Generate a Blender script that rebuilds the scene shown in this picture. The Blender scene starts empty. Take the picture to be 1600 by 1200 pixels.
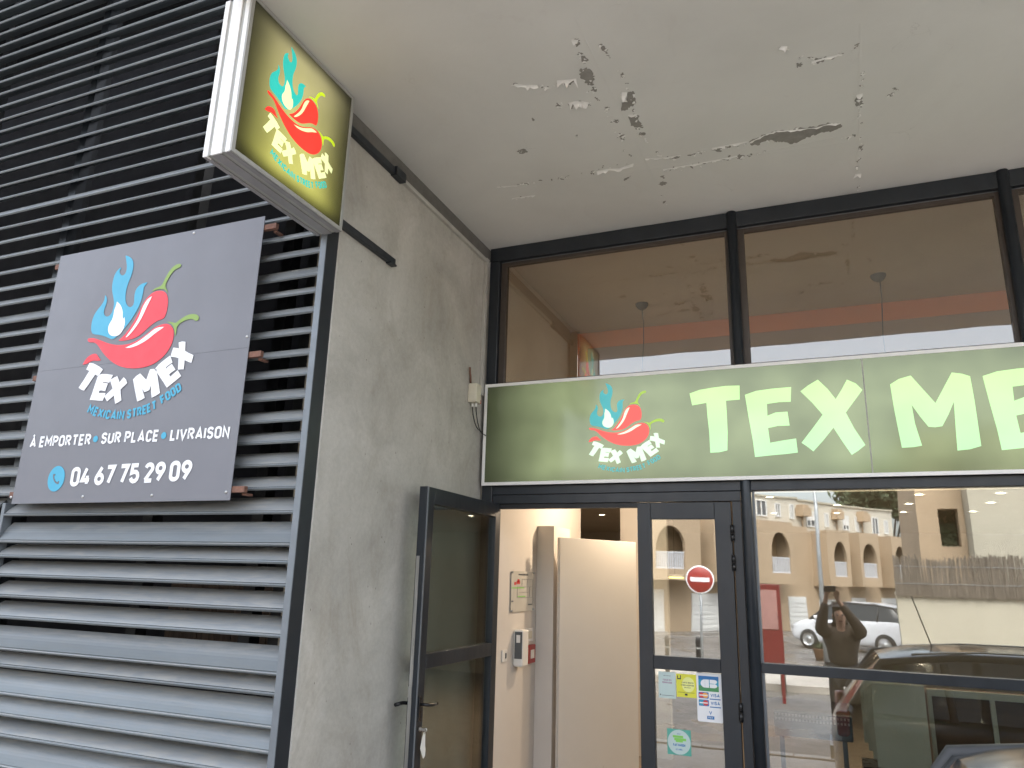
import bpy, bmesh, math, random
from mathutils import Vector, Matrix
R = math.radians
random.seed(7)
S = bpy.context.scene
COL = S.collection

# ------------------------------------------------------------------ camera
MR = Matrix(((0.92485589, -0.37336278, 0.07240045),
             (0.37932117, 0.89179129, -0.2466247),
             (0.02751439, 0.25555533, 0.96640283)))     # columns: right, forward, up
CAM = Vector((2.4642834, -5.31739413, 1.6))
FPX = 1148.55
cd = bpy.data.cameras.new('camera')
cam = bpy.data.objects.new('camera', cd); COL.objects.link(cam)
right, fwd, up = MR.col[0], MR.col[1], MR.col[2]
m = Matrix.Identity(4)
for i in range(3):
    m[i][0] = right[i]; m[i][1] = up[i]; m[i][2] = -fwd[i]; m[i][3] = CAM[i]
cam.matrix_world = m
cd.sensor_width = 36; cd.lens = FPX / 1600 * 36
cd.clip_start = 0.03; cd.clip_end = 900
S.camera = cam

# ------------------------------------------------------------------ light
W = bpy.data.worlds.new('World'); S.world = W; W.use_nodes = True
nt = W.node_tree; nt.nodes.clear()
sky = nt.nodes.new('ShaderNodeTexSky'); sky.sky_type = 'NISHITA'; sky.sun_disc = False
SUN_EL, SUN_AZ = R(60), R(12)
sky.sun_elevation = SUN_EL; sky.sun_rotation = SUN_AZ
sky.dust_density = 6; sky.air_density = 1.2; sky.ozone_density = 1.0
hs = nt.nodes.new('ShaderNodeHueSaturation'); hs.inputs['Saturation'].default_value = 0.42
bg = nt.nodes.new('ShaderNodeBackground'); bg.inputs['Strength'].default_value = 0.15
wo = nt.nodes.new('ShaderNodeOutputWorld')
nt.links.new(sky.outputs[0], hs.inputs['Color']); nt.links.new(hs.outputs[0], bg.inputs[0]); nt.links.new(bg.outputs[0], wo.inputs[0])
sl = bpy.data.lights.new('sun', 'SUN'); sl.energy = 0.5; sl.angle = R(60); sl.color = (1.0, 0.975, 0.94)
so = bpy.data.objects.new('sun', sl); COL.objects.link(so)
sdir = Vector((math.sin(SUN_AZ) * math.cos(SUN_EL), math.cos(SUN_AZ) * math.cos(SUN_EL), math.sin(SUN_EL)))
so.rotation_euler = sdir.to_track_quat('Z', 'Y').to_euler(); so.location = (0, -20, 30)
vs = S.view_settings
vs.view_transform = 'Standard'; vs.look = 'None'; vs.gamma = 1; vs.use_curve_mapping = False
vs.exposure = 2.6
S.render.film_transparent = False
try:
    S.cycles.max_bounces = 10; S.cycles.diffuse_bounces = 5; S.cycles.glossy_bounces = 4
    S.cycles.transparent_max_bounces = 16; S.cycles.sample_clamp_indirect = 6
    S.cycles.use_denoising = True
except Exception:
    pass

# ------------------------------------------------------------------ pixel helpers (used to size things, on known planes)
def ray(u, v):
    return MR @ Vector(((u - 800) / FPX, 1, (600 - v) / FPX))
def hit(u, v, ax, val):
    d = ray(u, v); t = (val - CAM[ax]) / d[ax]
    return CAM + d * t

# ------------------------------------------------------------------ materials
def srgb(c):
    return tuple(((x / 255) / 12.92 if x <= 10 else (((x / 255) + 0.055) / 1.055) ** 2.4) for x in c)
def newmat(name):
    mt = bpy.data.materials.new(name); mt.use_nodes = True
    return mt, mt.node_tree, mt.node_tree.nodes['Principled BSDF']
def coords(t, kind='Object', scale=(1, 1, 1), rot=(0, 0, 0)):
    tc = t.nodes.new('ShaderNodeTexCoord'); mp = t.nodes.new('ShaderNodeMapping')
    mp.inputs['Scale'].default_value = scale; mp.inputs['Rotation'].default_value = rot
    t.links.new(tc.outputs[kind], mp.inputs[0]); return mp.outputs[0]
def noise(t, vec, scale=5, detail=6, rough=0.6, dist=0.0):
    n = t.nodes.new('ShaderNodeTexNoise'); n.inputs['Scale'].default_value = scale
    n.inputs['Detail'].default_value = detail; n.inputs['Roughness'].default_value = rough
    n.inputs['Distortion'].default_value = dist
    t.links.new(vec, n.inputs['Vector']); return n.outputs['Fac']
def ramp(t, fac, stops):
    r = t.nodes.new('ShaderNodeValToRGB'); e = r.color_ramp.elements
    while len(e) < len(stops): e.new(0.5)
    for k, (p, c) in enumerate(stops):
        e[k].position = p
        e[k].color = (c, c, c, 1) if not isinstance(c, (tuple, list)) else (*c[:3], 1)
    t.links.new(fac, r.inputs[0]); return r.outputs[0]
def mix(t, a, b, fac, mode='MIX'):
    n = t.nodes.new('ShaderNodeMix'); n.data_type = 'RGBA'; n.blend_type = mode
    for k, val in ((0, fac), (6, a), (7, b)):
        if hasattr(val, 'is_output'): t.links.new(val, n.inputs[k])
        elif isinstance(val, (int, float)): n.inputs[k].default_value = val if k == 0 else (val, val, val, 1)
        else: n.inputs[k].default_value = (*val[:3], 1)
    return n.outputs[2]
def math_(t, op, a, b=None, c=None):
    n = t.nodes.new('ShaderNodeMath'); n.operation = op
    for k, v in enumerate((a, b, c)):
        if v is None: continue
        if hasattr(v, 'is_output'): t.links.new(v, n.inputs[k])
        else: n.inputs[k].default_value = v
    return n.outputs[0]
def bump(t, p, h, strength=0.3, dist=0.01):
    b = t.nodes.new('ShaderNodeBump'); b.inputs['Strength'].default_value = strength; b.inputs['Distance'].default_value = dist
    t.links.new(h, b.inputs['Height']); t.links.new(b.outputs[0], p.inputs['Normal'])
def sep(t, vec):
    n = t.nodes.new('ShaderNodeSeparateXYZ'); t.links.new(vec, n.inputs[0]); return n.outputs

def simple(name, col, rough=0.5, metal=0.0, var=0.12, nscale=6, bmp=0.0, spec=0.5, stretch=(1, 1, 1)):
    mt, t, p = newmat(name)
    v = coords(t, 'Object', stretch)
    n = noise(t, v, nscale, 7, 0.65)
    lo = tuple(c * (1 - var) for c in col); hi = tuple(min(1, c * (1 + var)) for c in col)
    t.links.new(ramp(t, n, [(0.3, lo), (0.7, hi)]), p.inputs['Base Color'])
    p.inputs['Roughness'].default_value = rough; p.inputs['Metallic'].default_value = metal
    p.inputs['Specular IOR Level'].default_value = spec
    rr = ramp(t, noise(t, v, nscale * 2.7, 4), [(0.3, max(0, rough - 0.08)), (0.7, min(1, rough + 0.08))])
    t.links.new(rr, p.inputs['Roughness'])
    if bmp: bump(t, p, noise(t, v, nscale * 8, 8, 0.7), bmp, 0.004)
    return mt

def emis(name, col, strength):
    mt, t, p = newmat(name)
    p.inputs['Base Color'].default_value = (*col, 1)
    p.inputs['Emission Color'].default_value = (*col, 1); p.inputs['Emission Strength'].default_value = strength
    return mt

def concrete_mat():
    mt, t, p = newmat('rendered_concrete')
    v = coords(t); v2 = coords(t, 'Object', (1, 1.1, 0.6)); 
    base = ramp(t, noise(t, v, 1.3, 8, 0.62, 0.6), [(0.32, (0.34, 0.327, 0.295)), (0.5, (0.43, 0.415, 0.38)), (0.68, (0.51, 0.495, 0.46))])
    brown = ramp(t, noise(t, v2, 1.7, 6, 0.7, 1.2), [(0.5, 0.0), (0.72, 0.55)])
    c = mix(t, base, (0.29, 0.26, 0.215), brown)
    streak = ramp(t, noise(t, coords(t, 'Object', (4, 4, 0.8)), 1.6, 5, 0.6), [(0.6, 0.0), (0.85, 0.12)])
    c = mix(t, c, (0.52, 0.51, 0.47), streak)
    fine = ramp(t, noise(t, v, 38, 6, 0.75), [(0.35, 0.93), (0.65, 1.05)])
    c = mix(t, c, fine, 1.0, 'MULTIPLY')
    spk = ramp(t, noise(t, coords(t, 'Object', (1, 1, 0.5)), 16, 5, 0.8), [(0.66, 0.0), (0.74, 0.55)])
    c = mix(t, c, (0.16, 0.145, 0.12), spk)
    # pits and short scratches
    vo = t.nodes.new('ShaderNodeTexVoronoi'); vo.inputs['Scale'].default_value = 13
    t.links.new(coords(t, 'Object', (1, 1.6, 0.6)), vo.inputs['Vector'])
    pits = ramp(t, vo.outputs['Distance'], [(0.0, 1.0), (0.035, 0.9), (0.06, 0.0)])
    gate = ramp(t, noise(t, v, 2.6, 4), [(0.44, 0.0), (0.52, 1.0)])
    pm = math_(t, 'MULTIPLY', pits, gate)
    c = mix(t, c, (0.07, 0.062, 0.05), pm)
    t.links.new(c, p.inputs['Base Color']); p.inputs['Roughness'].default_value = 0.88
    h = math_(t, 'ADD', math_(t, 'MULTIPLY', noise(t, v, 5, 6), 0.8), math_(t, 'MULTIPLY', noise(t, v, 60, 5), 0.3))
    h = math_(t, 'SUBTRACT', h, math_(t, 'MULTIPLY', pm, 1.5))
    bump(t, p, h, 0.40, 0.012)
    return mt

def ceiling_mat():
    mt, t, p = newmat('old_ceiling_paint')
    v = coords(t)
    c = ramp(t, noise(t, v, 0.8, 7, 0.6, 0.4), [(0.3, (0.60, 0.592, 0.57)), (0.7, (0.69, 0.682, 0.66))])
    soot = ramp(t, noise(t, v, 3.5, 8, 0.75, 0.8), [(0.6, 0.0), (0.85, 0.15)])
    c = mix(t, c, (0.3, 0.19, 0.18), soot)
    # hairline cracks
    vo = t.nodes.new('ShaderNodeTexVoronoi'); vo.feature = 'DISTANCE_TO_EDGE'; vo.inputs['Scale'].default_value = 2.6
    nv = t.nodes.new('ShaderNodeTexNoise'); nv.inputs['Scale'].default_value = 4; nv.inputs['Detail'].default_value = 6
    t.links.new(v, nv.inputs['Vector'])
    vm = t.nodes.new('ShaderNodeVectorMath'); vm.operation = 'MULTIPLY_ADD'
    vm.inputs[1].default_value = (0.35, 0.35, 0.35); t.links.new(nv.outputs['Color'], vm.inputs[0]); t.links.new(v, vm.inputs[2])
    t.links.new(vm.outputs[0], vo.inputs['Vector'])
    ed = ramp(t, vo.outputs['Distance'], [(0.0, 1.0), (0.006, 0.0)])
    gate = ramp(t, noise(t, v, 1.7, 4), [(0.6, 0.0), (0.66, 0.25)])
    cr = math_(t, 'MULTIPLY', ed, gate)
    c = mix(t, c, (0.24, 0.22, 0.2), cr)
    t.links.new(c, p.inputs['Base Color']); p.inputs['Roughness'].default_value = 0.75
    h = math_(t, 'ADD', math_(t, 'MULTIPLY', noise(t, v, 22, 7, 0.7), 0.35), math_(t, 'MULTIPLY', noise(t, v, 3, 4), 0.8))
    h = math_(t, 'SUBTRACT', h, cr)
    bump(t, p, h, 0.35, 0.01)
    return mt

def slat_mat():
    mt, t, p = newmat('weathered_slat_paint')
    v = coords(t); 
    g = ramp(t, noise(t, coords(t, 'Object', (0.5, 3, 3)), 2.2, 6), [(0.3, (0.085, 0.105, 0.118)), (0.7, (0.135, 0.155, 0.165))])
    dust = ramp(t, noise(t, coords(t, 'Object', (1.2, 6, 9)), 4.5, 8, 0.75, 1.0), [(0.42, 0.0), (0.7, 0.75)])
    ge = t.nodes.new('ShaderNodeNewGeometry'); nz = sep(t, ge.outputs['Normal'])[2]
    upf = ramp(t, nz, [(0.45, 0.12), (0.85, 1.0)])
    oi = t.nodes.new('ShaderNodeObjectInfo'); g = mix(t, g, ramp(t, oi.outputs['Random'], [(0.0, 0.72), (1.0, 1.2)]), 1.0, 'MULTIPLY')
    skylit_dust = mix(t, g, (0.42, 0.44, 0.45), math_(t, 'MULTIPLY', upf, 0.7))  # up-facing sides paler: sky brightness painted in along with settled dust
    c = mix(t, skylit_dust, (0.42, 0.39, 0.335), math_(t, 'MULTIPLY', dust, upf))
    dk = ramp(t, noise(t, coords(t, 'Object', (5, 9, 30)), 3.5, 7, 0.8, 0.6), [(0.6, 0.0), (0.75, 0.5)])
    c = mix(t, c, (0.06, 0.06, 0.062), dk)
    t.links.new(c, p.inputs['Base Color'])
    t.links.new(ramp(t, dust, [(0.0, 0.36), (1.0, 0.7)]), p.inputs['Roughness'])
    p.inputs['Metallic'].default_value = 0.25
    return mt

def glass_mat(name, refl=0.2, tint=(0.82, 0.86, 0.85)):
    mt = bpy.data.materials.new(name); mt.use_nodes = True; t = mt.node_tree; t.nodes.clear()
    o = t.nodes.new('ShaderNodeOutputMaterial'); mx = t.nodes.new('ShaderNodeMixShader')
    tr = t.nodes.new('ShaderNodeBsdfTransparent'); tr.inputs[0].default_value = (*tint, 1)
    gl = t.nodes.new('ShaderNodeBsdfGlossy'); gl.inputs['Roughness'].default_value = 0.012; gl.inputs[0].default_value = (0.98, 0.99, 1, 1)
    lw = t.nodes.new('ShaderNodeLayerWeight'); lw.inputs[0].default_value = 0.25
    f = math_(t, 'MULTIPLY_ADD', lw.outputs['Fresnel'], 0.8, refl)
    f = math_(t, 'MINIMUM', f, 0.95)
    # slight waviness of float glass
    n = noise(t, coords(t), 1.1, 2, 0.4)
    b = t.nodes.new('ShaderNodeBump'); b.inputs['Strength'].default_value = 0.06; b.inputs['Distance'].default_value = 0.02
    t.links.new(n, b.inputs['Height']); t.links.new(b.outputs[0], gl.inputs['Normal'])
    t.links.new(f, mx.inputs[0]); t.links.new(tr.outputs[0], mx.inputs[1]); t.links.new(gl.outputs[0], mx.inputs[2])
    t.links.new(mx.outputs[0], o.inputs[0]); return mt

def lit_mat(name, col, axes, rng, strength, edge=0.25, rough=0.18, base=0.35, floor=0.25, blot=0.3, top=None):
    """translucent acrylic lit from behind by tubes: dim towards the box's own edges. rng = (a0,a1,b0,b1) in object coords"""
    mt, t, p = newmat(name)
    xyz = sep(t, coords(t)); a = xyz[axes[0]]; b = xyz[axes[1]]
    a0, a1, b0, b1 = rng
    fl_ = floor if isinstance(floor, tuple) else (floor, floor)
    def edgef(s, lo, hi, w, floor):
        u = math_(t, 'DIVIDE', math_(t, 'SUBTRACT', s, lo), hi - lo)
        d = math_(t, 'MINIMUM', u, math_(t, 'SUBTRACT', 1.0, u))
        mr = t.nodes.new('ShaderNodeMapRange'); mr.interpolation_type = 'SMOOTHSTEP'
        mr.inputs['From Max'].default_value = w; mr.inputs['To Min'].default_value = floor
        t.links.new(d, mr.inputs[0]); return mr.outputs[0], u
    ea, ua = edgef(a, a0, a1, edge if not isinstance(edge, tuple) else edge[0], fl_[0])
    eb, ub = edgef(b, b0, b1, (edge if not isinstance(edge, tuple) else edge[1]), fl_[1])
    n = ramp(t, noise(t, coords(t), 3.2, 2, 0.4), [(0.25, 1 - blot), (0.75, 1 + blot)])
    k = math_(t, 'MULTIPLY', math_(t, 'MULTIPLY', ea, eb), n)
    p.inputs['Base Color'].default_value = (*[c * base for c in col], 1)
    p.inputs['Roughness'].default_value = rough
    if top:
        c = mix(t, col, top, ub); t.links.new(c, p.inputs['Emission Color'])
    else:
        p.inputs['Emission Color'].default_value = (*col, 1)
    t.links.new(math_(t, 'MULTIPLY', k, strength), p.inputs['Emission Strength'])
    return mt

M = {}
M['concrete'] = concrete_mat()
M['ceiling'] = ceiling_mat()
M['bare'] = simple('bare_slab', (0.27, 0.255, 0.235), 0.95, var=0.18, nscale=12, bmp=0.6)
M['flake'] = simple('paint_flake', (0.80, 0.79, 0.77), 0.7, var=0.1)
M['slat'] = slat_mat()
M['frame_light'] = simple('grey_louvre_frame', (0.16, 0.18, 0.20), 0.4, 0.2, var=0.15, nscale=4)
M['anth'] = simple('anthracite_aluminium', (0.023, 0.028, 0.035), 0.38, 0.15, var=0.15, nscale=5, stretch=(1, 1, 0.4))
M['anth_dark'] = simple('dark_gasket', (0.012, 0.013, 0.015), 0.5, 0)
M['brownstrip'] = simple('inner_brown_bead', (0.055, 0.043, 0.036), 0.5)
M['black'] = simple('black_plastic', (0.01, 0.01, 0.011), 0.3)
M['silver'] = simple('brushed_steel', (0.45, 0.45, 0.44), 0.35, 0.8, var=0.25, nscale=20, stretch=(1, 1, 0.1))
M['white_alu'] = simple('white_aluminium', (0.80, 0.80, 0.79), 0.35, 0.0, var=0.05, nscale=3)
M['shaded_alu'] = simple('shaded_white_aluminium', (0.26, 0.255, 0.26), 0.45, 0.1, var=0.12, nscale=5)  # white aluminium of the bottom ribs, underside shade painted into the colour
M['rib_grey'] = simple('grey_groove', (0.34, 0.34, 0.32), 0.5, 0.0, var=0.08, nscale=5)
M['panel'] = simple('grey_composite_panel', (0.155, 0.157, 0.178), 0.42, 0.0, var=0.05, nscale=1.2)
M['rust'] = simple('rusty_steel', (0.17, 0.085, 0.06), 0.8, 0.1, var=0.35, nscale=18, bmp=0.4)
M['v_white'] = simple('white_vinyl', (0.80, 0.81, 0.83), 0.4, var=0.03)
M['v_blue'] = simple('blue_vinyl', srgb((60, 158, 190)), 0.4, var=0.05)
M['v_red'] = simple('red_vinyl', srgb((226, 52, 66)), 0.4, var=0.05)
M['v_green'] = simple('green_vinyl', srgb((128, 156, 72)), 0.4, var=0.05)
M['v_grey'] = simple('grey_vinyl', (0.12, 0.118, 0.13), 0.42, var=0.05)
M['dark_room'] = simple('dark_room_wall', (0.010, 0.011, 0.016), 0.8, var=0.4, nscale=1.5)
M['room_post'] = simple('dim_column', (0.46, 0.43, 0.36), 0.85, var=0.15)
M['plank'] = simple('old_planks', (0.10, 0.07, 0.05), 0.8, var=0.4, nscale=5, stretch=(8, 1, 0.5))
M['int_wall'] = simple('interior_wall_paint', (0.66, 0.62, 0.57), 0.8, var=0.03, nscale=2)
def scuffed(name, col, rough):
    mt, t, p = newmat(name); v = coords(t)
    c = ramp(t, noise(t, v, 1.5, 5), [(0.3, tuple(x * 0.95 for x in col)), (0.7, col)])
    vo = t.nodes.new('ShaderNodeTexVoronoi'); vo.inputs['Scale'].default_value = 7; t.links.new(coords(t, 'Object', (1, 1, 0.6)), vo.inputs['Vector'])
    k = math_(t, 'MULTIPLY', ramp(t, vo.outputs['Distance'], [(0.0, 0.5), (0.07, 0.0)]), ramp(t, noise(t, v, 3, 3), [(0.52, 0.0), (0.6, 1.0)]))
    c = mix(t, c, (0.35, 0.31, 0.26), k); t.links.new(c, p.inputs['Base Color']); p.inputs['Roughness'].default_value = rough; bump(t, p, noise(t, v, 30, 4), 0.08, 0.004); return mt
M['int_door'] = scuffed('interior_door_paint', (0.66, 0.64, 0.60), 0.5)
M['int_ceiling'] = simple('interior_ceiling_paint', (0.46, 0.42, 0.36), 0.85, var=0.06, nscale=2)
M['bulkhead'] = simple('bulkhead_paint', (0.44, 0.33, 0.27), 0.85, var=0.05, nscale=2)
M['orange'] = simple('orange_surface', (0.85, 0.30, 0.12), 0.8, var=0.05, nscale=2)  # top strip and left edge of the bulkhead, coloured orange
M['tile'] = simple('floor_tile', (0.25, 0.2, 0.16), 0.35, var=0.15, nscale=3)
M['cream'] = simple('cream_board', (0.52, 0.50, 0.40), 0.45, var=0.05, nscale=2)
M['wood'] = simple('brown_laminate', (0.11, 0.055, 0.025), 0.4, var=0.35, nscale=2.5, stretch=(0.5, 1, 5))
M['glass'] = glass_mat('window_glass', 0.22)
M['glass_up'] = glass_mat('upper_window_glass', 0.12, (0.86, 0.84, 0.78))
M['glass_leaf'] = glass_mat('open_leaf_glass', 0.05, (0.90, 0.95, 0.93))
M['white_pl'] = simple('white_plastic', (0.75, 0.74, 0.71), 0.35, var=0.03)
M['cream_pl'] = simple('aged_cream_plastic', (0.62, 0.58, 0.47), 0.45, var=0.06)
M['conduit'] = simple('grey_white_trunking', (0.42, 0.41, 0.38), 0.5, var=0.12, nscale=8)
M['dkgrey_pl'] = simple('dark_grey_plastic', (0.09, 0.10, 0.11), 0.35)
M['red_pl'] = simple('red_plastic', (0.30, 0.028, 0.022), 0.35)
M['paper'] = simple('paper', (0.74, 0.74, 0.70), 0.6, var=0.03)
M['ink'] = simple('dark_ink', (0.03, 0.03, 0.05), 0.6)

# ------------------------------------------------------------------ mesh building
class MB:
    def __init__(s): s.v = []; s.f = []; s.sm = []
    def add(s, vs_, fs, smooth=False):
        o = len(s.v); s.v += [Vector(v) for v in vs_]
        for f in fs: s.f.append([i + o for i in f]); s.sm.append(smooth)
        return s
    def box(s, x0, x1, y0, y1, z0, z1):
        v = [(x, y, z) for x in (x0, x1) for y in (y0, y1) for z in (z0, z1)]
        return s.add(v, [(0, 1, 3, 2), (4, 6, 7, 5), (0, 4, 5, 1), (2, 3, 7, 6), (0, 2, 6, 4), (1, 5, 7, 3)])
    def obox(s, c, sz, mat3):
        hx, hy, hz = sz[0] / 2, sz[1] / 2, sz[2] / 2
        v = [Vector(c) + mat3 @ Vector((x, y, z)) for x in (-hx, hx) for y in (-hy, hy) for z in (-hz, hz)]
        return s.add(v, [(0, 1, 3, 2), (4, 6, 7, 5), (0, 4, 5, 1), (2, 3, 7, 6), (0, 2, 6, 4), (1, 5, 7, 3)])
    def tube(s, pts, r, n=10, caps=True, smooth=True):
        pts = [Vector(p) for p in pts]; rs = r if isinstance(r, (list, tuple)) else [r] * len(pts)
        vs_ = []; prev = None
        for i, p in enumerate(pts):
            d = (pts[min(i + 1, len(pts) - 1)] - pts[max(i - 1, 0)]).normalized()
            a = (prev - d * prev.dot(d)) if prev else (Vector((0, 0, 1)) if abs(d.z) < 0.9 else Vector((1, 0, 0)))
            a = (a - d * a.dot(d)).normalized(); prev = a; b = d.cross(a)
            for k in range(n):
                t_ = 2 * math.pi * k / n
                vs_.append(p + (a * math.cos(t_) + b * math.sin(t_)) * rs[i])
        fs = [(i * n + k, i * n + (k + 1) % n, (i + 1) * n + (k + 1) % n, (i + 1) * n + k) for i in range(len(pts) - 1) for k in range(n)]
        s.add(vs_, fs, smooth)
        if caps:
            o = len(s.v) - len(vs_)
            s.f.append([o + k for k in range(n)][::-1]); s.sm.append(False)
            s.f.append([o + (len(pts) - 1) * n + k for k in range(n)]); s.sm.append(False)
        return s
    def lathe(s, c, prof, n=24, axis=Vector((0, 0, 1))):
        q = axis.normalized().to_track_quat('Z', 'Y'); vs_ = []
        for r, h in prof:
            for k in range(n):
                t_ = 2 * math.pi * k / n
                vs_.append(Vector(c) + q @ Vector((r * math.cos(t_), r * math.sin(t_), h)))
        fs = [(i * n + k, i * n + (k + 1) % n, (i + 1) * n + (k + 1) % n, (i + 1) * n + k) for i in range(len(prof) - 1) for k in range(n)]
        return s.add(vs_, fs, True)
    def prism(s, poly, vec, smooth=False):
        poly = [Vector(p) for p in poly]; vec = Vector(vec); n = len(poly)
        s.add(poly + [p + vec for p in poly], [list(range(n))[::-1], list(range(n, 2 * n))])
        s.add(poly + [p + vec for p in poly], [(i, (i + 1) % n, n + (i + 1) % n, n + i) for i in range(n)], smooth)
        return s
    def build(s, name, mat, parent=None, bevel=0.0, seg=2, subd=0):
        me = bpy.data.meshes.new(name)
        off = Vector((0, 0, 0)); q = parent
        while q is not None: off += q.location; q = q.parent
        me.from_pydata([v - off for v in s.v], [], s.f); me.update()
        for p, k in zip(me.polygons, s.sm): p.use_smooth = k
        bm = bmesh.new(); bm.from_mesh(me); bmesh.ops.recalc_face_normals(bm, faces=bm.faces)
        bm.to_mesh(me); bm.free()
        me.materials.append(M[mat] if isinstance(mat, str) else mat)
        o = bpy.data.objects.new(name, me); COL.objects.link(o)
        if parent is not None: o.parent = parent
        if bevel:
            b = o.modifiers.new('bevel', 'BEVEL'); b.width = bevel; b.segments = seg; b.limit_method = 'ANGLE'; b.angle_limit = R(40)
        if subd:
            b = o.modifiers.new('subd', 'SUBSURF'); b.levels = subd; b.render_levels = subd
        return o

def tag(o, label=None, cat=None, group=None, kind=None):
    if label: o['label'] = label
    if cat: o['category'] = cat
    if group: o['group'] = group
    if kind: o['kind'] = kind
    return o
def thing(name, label, cat, loc=(0, 0, 0), group=None):
    o = bpy.data.objects.new(name, None); COL.objects.link(o); o.location = loc
    o.empty_display_size = 0.1
    return tag(o, label, cat, group)
def copy_tree(o, parent=None):
    c = o.copy(); COL.objects.link(c)
    if parent is not None: c.parent = parent
    for ch in list(o.children): copy_tree(ch, c)
    return c

# ------------------------------------------------------------------ writing: a condensed rounded stroke alphabet
def _arc(cx, cy, rx, ry, a0, a1, n=8): return [(cx + rx * math.cos(R(a0 + (a1 - a0) * k / n)), cy + ry * math.sin(R(a0 + (a1 - a0) * k / n))) for k in range(n + 1)]
def _rr(w, h=1.0, r=0.22):   # closed rounded box
    return _arc(w - r, h - r, r, r, 0, 90) + _arc(r, h - r, r, r, 90, 180) + _arc(r, r, r, r, 180, 270) + _arc(w - r, r, r, r, 270, 360) + [(w, h - r)]
SF = {
 'A': (0.56, [[(0, 0), (0.28, 1), (0.56, 0)], [(0.10, 0.27), (0.46, 0.27)]]),
 'B': (0.48, [[(0, 0), (0, 1), (0.26, 1)] + _arc(0.26, 0.765, 0.2, 0.235, 90, -90), [(0, 0.53), (0.28, 0.53)] + _arc(0.28, 0.265, 0.2, 0.265, 90, -90) + [(0, 0)]]),
 'C': (0.46, [_arc(0.24, 0.76, 0.22, 0.24, 0, 180) + _arc(0.24, 0.24, 0.22, 0.24, 180, 360)]),
 'D': (0.48, [[(0, 0), (0, 1), (0.22, 1)] + _arc(0.22, 0.74, 0.26, 0.26, 90, 0) + _arc(0.22, 0.26, 0.26, 0.26, 0, -90) + [(0, 0)]]),
 'E': (0.40, [[(0.40, 1), (0, 1), (0, 0), (0.40, 0)], [(0, 0.51), (0.36, 0.51)]]),
 'F': (0.40, [[(0.40, 1), (0, 1), (0, 0)], [(0, 0.50), (0.36, 0.50)]]),
 'I': (0.0, [[(0, 0), (0, 1)]]), 'L': (0.38, [[(0, 1), (0, 0), (0.38, 0)]]),
 'M': (0.60, [[(0, 0), (0, 1), (0.30, 0.36), (0.60, 1), (0.60, 0)]]), 'N': (0.48, [[(0, 0), (0, 1), (0.48, 0), (0.48, 1)]]),
 'O': (0.48, [_rr(0.48)]), '0': (0.46, [_rr(0.46)]), 'P': (0.46, [[(0, 0), (0, 1), (0.22, 1)] + _arc(0.22, 0.735, 0.24, 0.265, 90, -90) + [(0, 0.47)]]),
 'R': (0.48, [[(0, 0), (0, 1), (0.22, 1)] + _arc(0.22, 0.745, 0.24, 0.255, 90, -90) + [(0, 0.49)], [(0.22, 0.46), (0.48, 0)]]),
 'S': (0.46, [_arc(0.23, 0.765, 0.22, 0.235, 10, 270)[:] + _arc(0.23, 0.265, 0.22, 0.265, 90, -170)]),
 'T': (0.52, [[(0, 1), (0.52, 1)], [(0.26, 0.96), (0.26, 0)]]), 'U': (0.46, [[(0, 1)] + _arc(0.23, 0.23, 0.23, 0.23, 180, 360) + [(0.46, 1)]]),
 'V': (0.54, [[(0, 1), (0.27, 0), (0.54, 1)]]), 'X': (0.54, [[(0, 0), (0.54, 1)], [(0, 1), (0.54, 0)]]), 'Y': (0.52, [[(0, 1), (0.26, 0.48), (0.52, 1)], [(0.26, 0.5), (0.26, 0)]]),
 '2': (0.46, [_arc(0.23, 0.765, 0.22, 0.235, 170, -20) + [(0.03, 0.04)], [(0.0, 0.0), (0.46, 0.0)]]),
 '4': (0.52, [[(0.26, 1), (0, 0.24), (0.52, 0.24)], [(0.36, 0.52), (0.36, 0)]]),
 '5': (0.46, [[(0.42, 1), (0.04, 1), (0.02, 0.54)] + _arc(0.22, 0.30, 0.24, 0.30, 100, -165)]),
 '6': (0.46, [_arc(0.23, 0.27, 0.23, 0.27, 0, 360, 20), [(0.34, 1.0), (0.03, 0.42)]]),
 '7': (0.46, [[(0, 1), (0.46, 1), (0.16, 0)]]),
 '9': (0.46, [_arc(0.23, 0.73, 0.23, 0.27, 0, 360, 20), [(0.12, 0.0), (0.43, 0.58)]]),
 '\u00c0': (0.56, [[(0, 0), (0.28, 1), (0.56, 0)], [(0.10, 0.27), (0.46, 0.27)], [(0.16, 1.34), (0.30, 1.18)]]),
}
def strip(pts, w, closed):
    P = [Vector(p) for p in pts]
    Q = [P[0]]
    for p in P[1:]:
        if (p - Q[-1]).length > 1e-4: Q.append(p)
    P = Q
    if closed and (P[0] - P[-1]).length < 2e-4: P = P[:-1]
    n = len(P); L = []; Rr = []
    for i in range(n):
        a = P[i - 1] if (i > 0 or closed) else None; c = P[(i + 1) % n] if (i < n - 1 or closed) else None
        d1 = (P[i] - a).normalized() if a is not None else None; d2 = (c - P[i]).normalized() if c is not None else None
        if d1 is None: d1 = d2
        if d2 is None: d2 = d1
        n1 = Vector((-d1.y, d1.x)); n2 = Vector((-d2.y, d2.x)); m_ = n1 + n2
        if m_.length < 1e-3: m_ = n1
        m_.normalize(); k = min(1 / max(m_.dot(n1), 0.38), 2.2)
        L.append(P[i] + m_ * w / 2 * k); Rr.append(P[i] - m_ * w / 2 * k)
    vs_ = L + Rr; fs = [(i, (i + 1) % n, n + (i + 1) % n, n + i) for i in range(n if closed else n - 1)]
    return vs_, fs
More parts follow.
